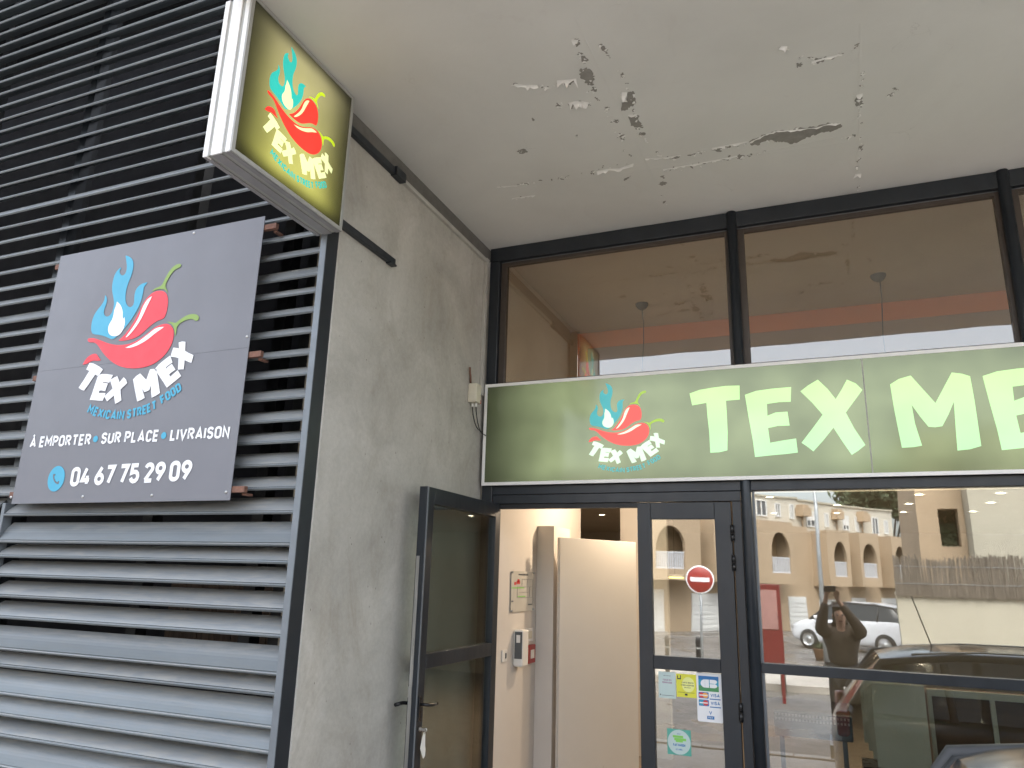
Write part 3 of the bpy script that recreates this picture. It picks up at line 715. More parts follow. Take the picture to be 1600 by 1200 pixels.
# ================================================================== PROJECTING LIGHT BOX
BX0, BX1, BY0, BY1, BZ0, BZ1 = -0.0763, 0.0919, -3.0676, -2.2014, 3.4592, 4.3300
lb = thing('projecting_sign', 'square backlit sign box with glowing chilli emblem projecting above the louvre corner', 'sign', (0.0, BY1, BZ0))
MB().box(BX0 + 0.006, BX1 - 0.006, BY0 + 0.006, BY1, BZ0 + 0.006, BZ1 - 0.003).build('casing', 'rib_grey', lb)
b = MB()
wdt = BX1 - BX0
for f0, f1 in ((0.0, 0.17), (0.29, 0.66), (0.80, 0.955)):
    xa, xb = BX0 + wdt * f0, BX0 + wdt * f1
    b.box(xa, xb, BY0, BY0 + 0.008, BZ0 + 0.001, BZ1)
b.build('end_ribs', 'white_alu', lb, bevel=0.0015)
b = MB()
for f0, f1 in ((0.0, 0.15), (0.30, 0.62), (0.78, 0.95)):
    xa, xb = BX0 + wdt * f0, BX0 + wdt * f1
    b.box(xa, xb, BY0 + 0.009, BY1, BZ0, BZ0 + 0.008)
b.build('bottom_ribs', 'shaded_alu', lb, bevel=0.0015)
b = MB(); fw = 0.022
x0, x1 = BX1 - 0.005, BX1 + 0.004
b.box(x0, x1, BY0, BY0 + fw, BZ0, BZ1); b.box(x0, x1, BY1 - fw, BY1, BZ0, BZ1)
b.box(x0, x1, BY0 + fw, BY1 - fw, BZ0, BZ0 + fw); b.box(x0, x1, BY0 + fw, BY1 - fw, BZ1 - fw, BZ1)
b.build('face_frame', 'rib_grey', lb, bevel=0.001)
MB().box(-0.055, -0.051, BY0 - 0.002, BY0 + 0.03, BZ0 - 0.002, BZ0 + 0.02).build('corner_seam', 'white_alu', lb)
rx = (BY0 - BY1, 0.0, 0.0, BZ1 - BZ0)   # in object coords (root at BY1,BZ0)
BR = (BY0 - BY1, 0.0, 0.0, BZ1 - BZ0)
M['lb_face'] = lit_mat('lit_olive_acrylic', (0.44, 0.43, 0.09), (1, 2), BR, 0.228, edge=(0.40, 0.14), floor=0.06, base=0.05, blot=0.25, top=(0.36, 0.32, 0.17))
M['lb_blue'] = lit_mat('lit_turquoise', (0.03, 0.55, 0.47), (1, 2), BR, 0.149, edge=(0.3, 0.1), floor=0.5, base=0.5, blot=0.1)
M['lb_red'] = lit_mat('lit_red', (0.85, 0.045, 0.03), (1, 2), BR, 0.168, edge=(0.3, 0.1), floor=0.5, base=0.6, blot=0.1)
M['lb_white'] = lit_mat('lit_cream', (0.88, 0.95, 0.48), (1, 2), BR, 0.161, edge=(0.3, 0.1), floor=0.6, base=0.5, blot=0.08)
M['lb_green'] = lit_mat('lit_lime', (0.60, 0.80, 0.02), (1, 2), BR, 0.149, edge=(0.3, 0.1), floor=0.5, base=0.5, blot=0.05)
MB().box(BX1 - 0.006, BX1 - 0.001, BY0 + fw, BY1 - fw, BZ0 + fw, BZ1 - fw).build('face_panel', 'lb_face', lb)
# fit emblem: correspondences banner plane -> box plane (y, z)
def fit2(src, dst):
    n = len(src); ms = sum(src, Vector((0, 0))) / n; md = sum(dst, Vector((0, 0))) / n
    sx = sum((s.x - ms.x) * (d.x - md.x) for s, d in zip(src, dst)) / sum((s.x - ms.x) ** 2 for s in src)
    sy = sum((s.y - ms.y) * (d.y - md.y) for s, d in zip(src, dst)) / sum((s.y - ms.y) ** 2 for s in src)
    return lambda p: Vector((md.x + sx * (p[0] - ms.x), md.y + sy * (p[1] - ms.y)))
src = [_bn(386, 78), _bn(96, 893), _bn(848, 468), _bn(345, 1106), _bn(828, 715)]
dst = []
for u, v_ in [(447, 63), (403, 197), (520, 226), (478, 290), (518, 266)]:
    h = hit(u, v_, 0, BX1); dst.append(Vector((h.y, h.z)))
logo(lb, fit2(src, dst), lambda p, h=0.0: Vector((BX1 - 0.001 + h, p[0], p[1])),
     dict(blue=M['lb_blue'], white=M['lb_white'], red=M['lb_red'], green=M['lb_green']), 0.0004)

# rails, conduit, junction box on the concrete wall
r1 = MB().box(0.001, 0.034, -2.19, -1.53, 3.545, 3.59)
r1.box(0.001, 0.042, -1.60, -1.525, 3.538, 3.55)
tag(r1.build('mounting_rail', 'anth', bevel=0.003), 'lower dark steel rail on the concrete wall behind the projecting sign', 'rail', 'steel rails carrying the projecting sign')
r2 = MB().box(0.001, 0.034, -2.19, -1.60, 4.165, 4.215); r2.box(0.001, 0.05, -1.62, -1.50, 4.158, 4.222)
tag(r2.build('mounting_rail', 'anth', bevel=0.003), 'upper dark steel rail under the canopy, ending at the white trunking', 'rail', 'steel rails carrying the projecting sign')
cd2 = thing('cable_trunking', 'pale cable trunking running under the canopy and down beside the shop front', 'cable trunking', (0.015, -0.1, 3.1))
MB().box(0.001, 0.026, -1.50, -0.075, 4.178, 4.208).build('horizontal_run', 'conduit', cd2, bevel=0.003)
MB().box(0.001, 0.026, -0.118, -0.078, 3.02, 4.176).build('vertical_run', 'conduit', cd2, bevel=0.003)
MB().box(0.001, 0.030, -0.123, -0.070, 4.150, 4.212).build('corner_piece', 'conduit', cd2, bevel=0.003)
jb = thing('junction_box', 'small cream electrical junction box with two cables beside the long sign', 'junction box', (0.0, -0.28, 2.9))
MB().box(0.001, 0.075, -0.318, -0.228, 2.915, 3.065).build('box_body', 'cream_pl', jb, bevel=0.006)
MB().box(0.004, 0.062, -0.322, -0.3182, 2.925, 3.055).build('lid', 'cream_pl', jb, bevel=0.002)
b = MB()
for x in (0.022, 0.052): b.tube([(x, -0.27, 2.915), (x, -0.27, 2.885)], 0.010, 12)
b.build('cable_gland', 'white_pl', jb)
for x, o_ in ((0.022, 0.0), (0.052, 0.03)):
    pts = []
    for k in range(12):
        f = k / 11; pts.append((x + 0.01 * math.sin(3 * f), -0.27 + 0.20 * f * f, 2.885 - (0.16 + o_) * math.sin(min(1, f * 1.25) * math.pi / 2)))
    MB().tube(pts, 0.0042, 8).build('cable', 'black', jb)
MB().box(0.03, 0.0762, -0.24, -0.2275, 2.915, 2.945).build('red_label', 'red_pl', jb)
MB().tube([(0.012, -0.30, 3.07), (0.014, -0.31, 3.12), (0.02, -0.335, 3.15), (0.015, -0.33, 3.19)], 0.008, 8).build('broken_stub', 'rust', jb)

# ================================================================== SHOP FRONT
sf = thing('glazed_storefront', 'dark grey aluminium shop front with tall upper windows and glazed double door', 'shop front', (2.0, 0, FZ))
M1, M2, M3 = 2.012, 3.765, 5.52
XE = 7.2
b = MB().box(0.017, XE, -0.03, 0.05, 4.212, ZC - 0.002); b.build('head_rail', 'anth', sf, bevel=0.003)
b = MB().box(0.017, 0.107, -0.03, 0.05, GZ + 0.1, 4.209); b.build('left_jamb', 'anth', sf, bevel=0.006)
for xc in (M1, M2, M3):
    MB().tube([(xc, -0.022, GZ + 0.1), (xc, -0.022, ZC - 0.003)], 0.037, 20).build('post', 'anth', sf)
MB().box(XE, XE + 0.12, -0.05, 0.05, GZ + 0.1, ZC - 0.002).build('right_jamb', 'anth', sf)
MB().box(0.1075, XE, 0.0, 0.05, 2.296, 3.14).build('transom_panel', 'anth_dark', sf)
MB().box(0.1075, XE, -0.026, 0.0495, 2.228, 2.294).build('transom', 'anth', sf, bevel=0.003)
MB().box(0.108, XE, -0.010, 0.048, 3.085, 3.135).build('upper_sill', 'anth_dark', sf)
for xa, xb in ((0.109, M1 - 0.03), (M1 + 0.03, M2 - 0.03), (M2 + 0.03, M3 - 0.03), (M3 + 0.03, XE - 0.002)):
    wd = thing('upper_window', None, None, (xa, 0.02, 3.14)); wd.parent = sf; wd.location = Vector((xa, 0.02, 3.14)) - sf.location
    del_ = MB().box(xa, xa + 0.05, 0.005, 0.06, 3.137, 4.2); del_.box(xb - 0.03, xb, 0.005, 0.06, 3.137, 4.2)
    del_.box(xa + 0.05, xb - 0.03, 0.005, 0.06, 4.176, 4.210)
    del_.build('bead', 'brownstrip', wd, bevel=0.002)
    MB().box(xa + 0.002, xb - 0.002, 0.000, 0.0045, 4.2, 4.2045).build('seal_line', 'frame_light', wd)
    MB().box(xa + 0.046, xb - 0.026, 0.028, 0.034, 3.137, 4.18).build('glass', 'glass_up', wd)
# lower right windows
for xa, xb in ((M1 + 0.036, M2 - 0.036), (M2 + 0.036, M3 - 0.036), (M3 + 0.036, XE - 0.002)):
    wd = thing('display_window', None, None, (xa, 0.0, 0)); wd.parent = sf; wd.location = Vector((xa, 0, 0)) - sf.location
    MB().box(xa, xb, -0.02, 0.045, 1.054, 1.114).build('middle_rail', 'anth', wd, bevel=0.002)
    MB().box(xa, xb, -0.01, 0.045, -0.20, -0.08).build('bottom_rail', 'anth', wd, bevel=0.002)
    b = MB().box(xa, xa + 0.016, 0.0, 0.045, 1.116, 2.226); b.box(xa, xa + 0.016, 0.0, 0.045, -0.078, 1.052)
    b.build('glazing_bead', 'frame_light', wd)
    MB().box(xa + 0.012, xb, 0.018, 0.024, 1.115, 2.226).build('glass', 'glass', wd)
    MB().box(xa + 0.012, xb, 0.018, 0.024, -0.079, 1.053).build('glass', 'glass', wd)
# door frame
MB().box(0.109, 1.973, -0.018, 0.045, 2.158, 2.2265).build('door_head', 'anth', sf, bevel=0.003)
MB().box(0.109, 0.155, -0.018, 0.045, FZ, 2.156).build('door_jamb', 'anth', sf, bevel=0.003)
MB().box(1.914, 1.973, -0.018, 0.045, FZ, 2.156).build('door_jamb', 'anth', sf, bevel=0.003)
MB().box(0.156, 1.25, 0.0, 0.05, 2.122, 2.156).build('door_stop', 'anth_dark', sf)
MB().box(0.109, 1.975, -0.03, 0.05, FZ - 0.03, FZ + 0.012).build('threshold', 'silver', sf)
# fixed leaf
fl = thing('door_leaf', None, None, (1.9, 0, FZ)); fl.parent = sf; fl.location = Vector((1.9, 0, FZ)) - sf.location
fl['label'] = 'closed narrow glazed door leaf with stickers'
b = MB()
put = lambda b, a0, a1, z0, z1: b.box(a0, a1, -0.024, 0.036, z0, z1)
put(b, 1.254, 1.349, FZ + 0.015, 2.152); put(b, 1.794, 1.905, FZ + 0.015, 2.152)
for z0, z1 in ((FZ + 0.015, -0.06), (1.034, 1.120), (2.036, 2.152)): put(b, 1.3495, 1.7935, z0, z1)
b.build('leaf_frame', 'anth', fl, bevel=0.003)
MB().box(1.345, 1.798, 0.003, 0.009, -0.062, 1.036).build('glass', 'glass', fl); MB().box(1.345, 1.798, 0.003, 0.009, 1.118, 2.038).build('glass', 'glass', fl)
for za, zb in ((1.885, 1.993), (1.690, 1.792), (0.751, 0.866)):
    hg = MB(); zc_ = (za + zb) / 2
    hg.tube([(1.909, -0.036, za), (1.909, -0.036, zc_ - 0.002)], 0.0125, 12); hg.tube([(1.909, -0.036, zc_ + 0.002), (1.909, -0.036, zb)], 0.0125, 12)
    hg.box(1.895, 1.923, -0.030, -0.0185, za + 0.006, zb - 0.006); hg.build('hinge', 'black', fl)
b = MB()
for z in (2.05, 1.93, 1.60, 1.12, 0.9): b.box(1.2495, 1.2535, -0.012, 0.002, z - 0.02, z + 0.01)
b.build('strike_plates', 'silver', fl)
# open leaf
ol = thing('door_leaf', None, None, (0.15, 0, FZ)); ol.parent = sf; ol.location = Vector((0.15, 0, FZ)) - sf.location
ol['label'] = 'open wide glazed door leaf swung out against the concrete wall'
LX0, LX1, LYF, LYH = 0.122, 0.181, -1.195, -0.035
b = MB(); put = lambda b, a0, a1, z0, z1: b.box(LX0, LX1, a0, a1, z0, z1)
put(b, LYF, -1.100, FZ + 0.015, 2.152); put(b, -0.108, LYH, FZ + 0.015, 2.152)
for z0, z1 in ((FZ + 0.015, -0.06), (1.052, 1.138), (2.05, 2.152)): put(b, -1.0998, -0.1082, z0, z1)
b.build('leaf_frame', 'anth', ol, bevel=0.003)
b = MB().box(0.149, 0.155, -1.104, -0.104, -0.062, 1.054); b.build('glass', 'glass_leaf', ol)
MB().box(0.149, 0.155, -1.104, -0.104, 1.136, 2.052).build('glass', 'glass_leaf', ol)
MB().box(0.128, 0.150, LYF - 0.0025, LYF, FZ + 0.1, 1.72).build('lock_strip', 'silver', ol)
MB().box(0.126, 0.150, LYF - 0.006, LYF - 0.0027, 0.90, 0.96).build('latch', 'silver', ol)
MB().box(LX1 - 0.001, LX1 + 0.004, LYF + 0.001, LYF + 0.012, FZ + 0.02, 2.15).build('edge_bead', 'frame_light', ol)
hd = MB(); hd.obox((LX1 + 0.004, -1.150, 0.835), (0.008, 0.030, 0.14), Matrix.Identity(3)); hd.build('handle_plate', 'black', ol, bevel=0.003)
MB().tube([(LX1 + 0.006, -1.150, 0.86), (LX1 + 0.045, -1.150, 0.86), (LX1 + 0.055, -1.135, 0.858), (LX1 + 0.055, -1.08, 0.852), (LX1 + 0.053, -1.02, 0.852)], [0.009, 0.009, 0.010, 0.010, 0.007], 12).build('handle', 'black', ol)
MB().tube([(LX0 - 0.004, -1.15, 0.86), (LX0 - 0.045, -1.15, 0.86), (LX0 - 0.052, -1.17, 0.86), (LX0 - 0.052, -1.24, 0.86)], 0.011, 12).build('outer_handle', 'black', ol)
MB().tube([(LX1 + 0.008, -1.150, 0.725), (LX1 + 0.018, -1.150, 0.725)], 0.012, 12).build('lock_cylinder', 'silver', ol)
ky = thing('door_key', 'key with an off-white paper tag hanging in the lock of the open door', 'key', (LX1 + 0.02, -1.15, 0.72))
kb = MB().box(LX1 + 0.018, LX1 + 0.045, -1.152, -1.148, 0.718, 0.730); kb.lathe((LX1 + 0.05, -1.15, 0.724), [(0.005, -0.0015), (0.011, -0.0015), (0.011, 0.0015), (0.005, 0.0015)], 14, Vector((0, 1, 0))); kb.build('key_blade', 'silver', ky)
tp = [(0, 0.0), (0.018, -0.004), (0.022, -0.055), (0.030, -0.075), (0.026, -0.10), (0.008, -0.108), (-0.030, -0.062), (-0.014, -0.02)]
MB().prism([(LX1 + 0.030, -1.135 + a * 1.1, 0.708 + z * 1.35) for a, z in tp], (0.0015, 0, 0)).build('paper_tag', 'paper', ky)
MB().tube([(LX1 + 0.052, -1.15, 0.716), (LX1 + 0.04, -1.142, 0.700), (LX1 + 0.031, -1.13, 0.702)], 0.0012, 6).build('key_ring', 'silver', ky)

# ================================================================== LONG LIT SIGN
FY = -0.068; SX0, SX1, SZ0, SZ1 = 0.030, 7.1, 2.2959, 3.1154
# measured ends of the box: it sags a few millimetres in the middle
fs_ = thing('fascia_sign', 'long backlit green sign reading TEX MEX above the shop door', 'sign', (SX0, FY, SZ0))
MB().box(SX0 + 0.003, SX1, FY + 0.006, -0.004 - 0.057 + 0.052, SZ0 + 0.004, SZ1 - 0.004).build('sign_case', 'anth_dark', fs_)
b = MB(); fw = 0.025
b.box(SX0, SX1, FY - 0.003, FY + 0.005, SZ0, SZ0 + fw); b.box(SX0, SX1, FY - 0.003, FY + 0.005, SZ1 - fw, SZ1)
b.box(SX0, SX0 + fw, FY - 0.003, FY + 0.005, SZ0 + fw, SZ1 - fw); b.box(SX1 - fw, SX1, FY - 0.003, FY + 0.005, SZ0 + fw, SZ1 - fw)
b.build('sign_frame', 'white_alu', fs_, bevel=0.0012)
FR = (-0.05, 8.0, 0.0, SZ1 - SZ0)
M['fs_face'] = lit_mat('lit_green_acrylic', (0.325, 0.385, 0.205), (0, 2), FR, 0.143, edge=(0.09, 0.2), floor=(0.08, 0.72), base=0.13, blot=0.25, rough=0.10)
M['fs_let'] = lit_mat('lit_pale_green', (0.50, 0.93, 0.52), (0, 2), FR, 0.165, edge=(0.02, 0.1), floor=0.8, base=0.3, blot=0.10, rough=0.15, top=(0.64, 0.98, 0.28))
M['fs_blue'] = lit_mat('lit_blue', (0.05, 0.42, 0.45), (0, 2), FR, 0.096, edge=(0.02, 0.1), floor=0.8, base=0.8, blot=0.08)
M['fs_red'] = lit_mat('lit_coral', (0.85, 0.08, 0.06), (0, 2), FR, 0.128, edge=(0.02, 0.1), floor=0.8, base=0.8, blot=0.08)
M['fs_white'] = lit_mat('lit_white', (0.66, 0.88, 0.66), (0, 2), FR, 0.149, edge=(0.02, 0.1), floor=0.8, base=0.6, blot=0.08)
M['fs_green'] = lit_mat('lit_leaf', (0.35, 0.55, 0.04), (0, 2), FR, 0.104, edge=(0.02, 0.1), floor=0.8, base=0.8, blot=0.05)
seam = 3.0
h = hit(1355, 650, 1, FY); seam = h.x
MB().box(SX0 + fw, seam - 0.004, FY + 0.0005, FY + 0.004, SZ0 + fw, SZ1 - fw).build('face_panel', 'fs_face', fs_)
MB().box(seam + 0.004, SX1 - fw, FY + 0.0005, FY + 0.004, SZ0 + fw, SZ1 - fw).build('face_panel', 'fs_face', fs_)
MB().box(seam - 0.0038, seam + 0.0038, FY - 0.0005, FY + 0.005, SZ0 + fw, SZ1 - fw).build('joint_strip', 'rib_grey', fs_)
Tf = lambda p, h=0.0: Vector((p[0], FY - h, p[1]))
for k in 'TEXM':
    MB().prism([Tf(p, 0.0006) for p in BIG[k]], (0, -0.0015, 0)).build('letter', 'fs_let', fs_)
w_ = 1.06
ex0 = hit(1060 + 1410 / 2.963, 540 + 155 / 2.963, 1, FY); ex1 = hit(1060 + 1490 / 2.963, 540 + 473 / 2.963, 1, FY)
eh = max(p.y for p in BIG['E']) - min(p.y for p in BIG['E']); ew = max(p.x for p in BIG['E']) - min(p.x for p in BIG['E'])
MB().prism([Tf(Vector((ex0.x + p.x * ew * 1.05, ex1.z - 0.015 + p.y * eh * 1.07)), 0.0006) for p in UNIT['E']], (0, -0.0015, 0)).build('letter', 'fs_let', fs_)
xw = max(p.x for p in BIG['X']) - min(p.x for p in BIG['X']); xh = max(p.y for p in BIG['X']) - min(p.y for p in BIG['X'])
MB().prism([Tf(Vector((ex0.x + ew * 1.05 + 0.04 + p.x * xw, ex1.z - 0.02 + p.y * xh)), 0.0006) for p in UNIT['X']], (0, -0.0015, 0)).build('letter', 'fs_let', fs_)
dst = []
for u, v_ in [(947.5, 599.5), (922.0, 707), (1040, 657.5), (966, 740.5), (1043, 690)]:
    h = hit(u, v_, 1, FY); dst.append(Vector((h.x, h.z)))
logo(fs_, fit2(src, dst), Tf, dict(blue=M['fs_blue'], white=M['fs_white'], red=M['fs_red'], green=M['fs_green']), 0.0006)

# ================================================================== STICKERS ON THE DOOR GLASS (outside face)
GY = 0.0028
def quad_T(x0, x1, z0, z1): return lambda a, z, h=0.0: Vector((x0 + (x1 - x0) * a, GY - h, z0 + (z1 - z0) * z))
def card(mb, T, a0, a1, b0, b1, h, r=0.0, n=5):
    if r == 0: mb.prism([T(a0, b0, h), T(a1, b0, h), T(a1, b1, h), T(a0, b1, h)], (0, -0.0006, 0)); return
    pts = []
    for cx, cy, s in ((a1 - r, b0 + r, -90), (a1 - r, b1 - r, 0), (a0 + r, b1 - r, 90), (a0 + r, b0 + r, 180)):
        for k in range(n + 1):
            t_ = R(s + 90 * k / n); pts.append(T(cx + r * math.cos(t_), cy + r * math.sin(t_), h))
    mb.prism(pts, (0, -0.0006, 0))
def disc(mb, T, ca, cb, ra, rb, h, a0=0, a1=360, n=28):
    pts = [T(ca + ra * math.cos(R(a0 + (a1 - a0) * k / n)), cb + rb * math.sin(R(a0 + (a1 - a0) * k / n)), h) for k in range(n + (a1 - a0 != 360))]
    mb.prism(pts, (0, -0.0006, 0))
def lines(mb, T, s, a0, a1, b, hgt, h, bold=0.02):
    P0 = T(a0, b, h); P1 = T(a1, b, h); H = abs((T(0, hgt, 0) - T(0, 0, 0)).z)
    text_line(mb, s, (P0.x, P0.z), (P1.x, P1.z), H, lambda p: Vector((p[0], GY - h, p[1])), bold)
M['s_pale'] = simple('pale_blue_paper', (0.52, 0.64, 0.62), 0.4, var=0.04)
M['s_mag'] = simple('plum_ink', (0.28, 0.08, 0.22), 0.5)
M['s_yel'] = simple('yellow_vinyl', (0.72, 0.70, 0.06), 0.4, var=0.04)
M['s_yel2'] = simple('pale_yellow_vinyl', (0.80, 0.82, 0.30), 0.4, var=0.04)
M['s_blue'] = simple('card_blue', (0.02, 0.16, 0.42), 0.35)
M['s_cyan'] = simple('card_cyan', (0.03, 0.33, 0.5), 0.35)
M['s_grn'] = simple('card_green', (0.06, 0.28, 0.10), 0.35)
M['s_or'] = simple('card_orange', (0.85, 0.40, 0.08), 0.35)
M['s_red'] = simple('card_red', (0.62, 0.05, 0.05), 0.35)
M['s_teal'] = simple('teal_vinyl', (0.10, 0.40, 0.32), 0.35)
M['s_lime'] = simple('lime_vinyl', (0.25, 0.62, 0.12), 0.4)
s1 = thing('sticker', 'pale blue paper notice on the door glass, leftmost in the upper row', 'sticker', (1.43, GY, 0.85))
T = quad_T(1.376, 1.491, 0.851, 1.017)
b = MB(); card(b, T, 0, 1, 0, 1, 0.0002); b.build('card', 's_pale', s1)
b = MB(); lines(b, T, 'TOUS EN', 0.24, 0.76, 0.66, 0.065, 0.001); lines(b, T, 'TERRASSE', 0.20, 0.80, 0.56, 0.065, 0.001); b.build('lettering', 's_mag', s1)
b = MB(); lines(b, T, 'BIENVENUE', 0.3, 0.72, 0.84, 0.03, 0.001); card(b, T, 0.08, 0.14, 0.10, 0.15, 0.001); card(b, T, 0.2, 0.9, 0.10, 0.115, 0.001); b.build('small_print', 'ink', s1)
s2 = thing('sticker', 'bright yellow notice on the door glass between the pale notice and the card sticker', 'sticker', (1.56, GY, 0.87))
T = quad_T(1.496, 1.627, 0.866, 1.011)
b = MB(); card(b, T, 0, 1, 0, 1, 0.0002); b.build('card', 's_yel', s2)
b = MB(); disc(b, T, 0.6, 0.55, 0.32, 0.33, 0.001); b.build('pale_disc', 's_yel2', s2)
b = MB(); card(b, T, 0.05, 0.09, 0.76, 0.92, 0.001); card(b, T, 0.09, 0.24, 0.76, 0.81, 0.001); card(b, T, 0.20, 0.24, 0.81, 0.94, 0.001)
lines(b, T, 'CARTE RESTO', 0.28, 0.86, 0.60, 0.06, 0.0018); lines(b, T, 'TITRES ACCEPTES', 0.22, 0.88, 0.49, 0.06, 0.0018); lines(b, T, 'BIENVENUE', 0.4, 0.72, 0.40, 0.04, 0.0018)
card(b, T, 0.08, 0.44, 0.20, 0.215, 0.001); card(b, T, 0.5, 0.9, 0.20, 0.215, 0.001); card(b, T, 0.42, 0.55, 0.08, 0.16, 0.001)
b.build('lettering', 'ink', s2)
s3 = thing('sticker', 'white card payment sticker with blue CB logo on the door glass', 'sticker', (1.71, GY, 0.73))
T = quad_T(1.629, 1.792, 0.727, 1.027)
b = MB(); card(b, T, 0, 1, 0, 1, 0.0002, 0.05); b.build('card', 'v_white', s3)
b = MB(); card(b, T, 0.08, 0.88, 0.74, 0.94, 0.001); b.build('logo_blue', 's_cyan', s3)
b = MB(); card(b, T, 0.08, 0.88, 0.86, 0.94, 0.0013); b.build('logo_dark_blue', 's_blue', s3)
b = MB(); card(b, T, 0.08, 0.88, 0.625, 0.74, 0.001); b.build('logo_green', 's_grn', s3)
b = MB(); disc(b, T, 0.34, 0.785, 0.17, 0.085, 0.002, 90, 270); card(b, T, 0.345, 0.50, 0.70, 0.87, 0.002)
disc(b, T, 0.70, 0.828, 0.12, 0.042, 0.002, -90, 90); card(b, T, 0.53, 0.70, 0.79, 0.87, 0.002)
disc(b, T, 0.70, 0.742, 0.12, 0.042, 0.002, -90, 90); card(b, T, 0.53, 0.70, 0.70, 0.78, 0.002); b.build('cb_letters', 'v_white', s3)
for zc_, ca, cb_ in ((0.54, 's_red', 's_or'), (0.385, 's_cyan', 's_red')):
    b = MB(); card(b, T, 0.07, 0.47, zc_ - 0.065, zc_ + 0.065, 0.001, 0.02); b.build('logo_back', 's_blue', s3)
    b = MB(); disc(b, T, 0.19, zc_, 0.11, 0.055, 0.0018); b.build('logo_disc', ca, s3)
    b = MB(); disc(b, T, 0.34, zc_, 0.11, 0.055, 0.0022); b.build('logo_disc', cb_, s3)
    b = MB(); card(b, T, 0.10, 0.43, zc_ - 0.012, zc_ + 0.012, 0.003); b.build('logo_band', 'v_white', s3)
b = MB()
lines(b, T, 'VISA', 0.54, 0.90, 0.515, 0.07, 0.001, 0.03); card(b, T, 0.50, 0.93, 0.462, 0.482, 0.001)
lines(b, T, 'VISA', 0.54, 0.90, 0.355, 0.07, 0.001, 0.03); card(b, T, 0.50, 0.93, 0.300, 0.320, 0.001)
lines(b, T, 'V', 0.46, 0.58, 0.155, 0.075, 0.001, 0.03); card(b, T, 0.38, 0.66, 0.06, 0.125, 0.001); b.build('lettering', 's_blue', s3)
b = MB(); lines(b, T, 'PAY', 0.43, 0.61, 0.075, 0.035, 0.002, 0.02); b.build('small_lettering', 'v_white', s3)
s4 = thing('sticker', 'round pale green sticker on a teal square, lowest on the door glass', 'sticker', (1.5, GY, 0.51))
T = quad_T(1.426, 1.581, 0.509, 0.665)
b = MB(); card(b, T, 0, 1, 0, 1, 0.0002); b.build('card', 's_teal', s4)
b = MB(); disc(b, T, 0.5, 0.5, 0.48, 0.48, 0.001); b.build('pale_disc', 's_pale', s4)
b = MB(); card(b, T, 0.24, 0.68, 0.67, 0.76, 0.0018); card(b, T, 0.30, 0.80, 0.56, 0.66, 0.0018); card(b, T, 0.36, 0.66, 0.50, 0.56, 0.0018); b.build('green_blocks', 's_lime', s4)
b = MB(); lines(b, T, 'FAIT MAISON', 0.25, 0.76, 0.34, 0.10, 0.0018); lines(b, T, 'LE LABEL', 0.36, 0.64, 0.19, 0.06, 0.0018); lines(b, T, 'OUI', 0.43, 0.57, 0.80, 0.05, 0.0018); b.build('lettering', 's_blue', s4)

# ================================================================== INTERIOR
it = thing('shop_interior', 'warm beige shop interior with orange bulkhead seen through glass and open door', 'room', (3, 3, FZ))
BH = 2.36
MB().box(-0.2, 0.05, 0.052, BH, FZ, ZC).build('side_wall', 'int_wall', it)
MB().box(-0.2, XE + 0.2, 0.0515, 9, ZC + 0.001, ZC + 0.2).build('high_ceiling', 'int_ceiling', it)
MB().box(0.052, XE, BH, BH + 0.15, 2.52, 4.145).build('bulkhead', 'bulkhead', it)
b = MB().box(0.052, XE, BH - 0.004, BH + 0.15, 4.147, ZC - 0.001); b.box(0.0525, 0.17, BH - 0.0045, BH - 0.0005, 2.52, 4.146)
b.build('orange_band', 'orange', it)
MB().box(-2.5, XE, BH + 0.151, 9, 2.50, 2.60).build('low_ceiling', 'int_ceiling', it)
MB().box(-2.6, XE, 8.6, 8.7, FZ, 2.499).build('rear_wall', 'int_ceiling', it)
MB().box(-2.6, -2.5, BH, 8.599, FZ, 2.499).build('rear_side_wall', 'int_wall', it)
MB().box(-2.499, 0.048, BH + 0.001, BH + 0.15, FZ, 2.499).build('return_wall', 'int_wall', it)
MB().box(XE, XE + 0.2, 0.052, 8.599, FZ, ZC).build('right_wall', 'int_wall', it)
MB().box(-2.6, XE + 0.2, 0.05, 9, FZ - 0.2, FZ).build('shop_floor', 'tile', it)
# partition end and the inner door
h0 = hit(838, 900, 0, 0.05)
MB().box(0.051, 0.215, 1.15, 1.62, FZ, 2.075).build('partition_end', 'int_wall', it, bevel=0.004)
idr = thing('inner_door', 'plain pale interior door standing ajar behind the shop entrance', 'door', (0.235, 1.10, FZ))
dv = Vector((0.554, 0.832, 0)).normalized(); nv_ = Vector((dv.y, -dv.x, 0))
hp = hit(873, 870, 1, 1.10)
m3 = Matrix((dv, nv_, Vector((0, 0, 1)))).transposed()
cc = Vector((hp.x, 1.10, 0)) + dv * 0.46 + nv_ * -0.0
MB().obox((cc.x, cc.y, (FZ + 1.97) / 2), (0.92, 0.04, 1.97 - FZ), m3).build('door_panel', 'int_door', idr, bevel=0.002)
x1_ = hit(969, 800, 1, 3.2).x; x2_ = hit(1040, 800, 1, 3.2).x
MB().box(x1_, x2_, 3.2, 3.3, FZ, 2.498).build('cross_wall', 'int_wall', it)
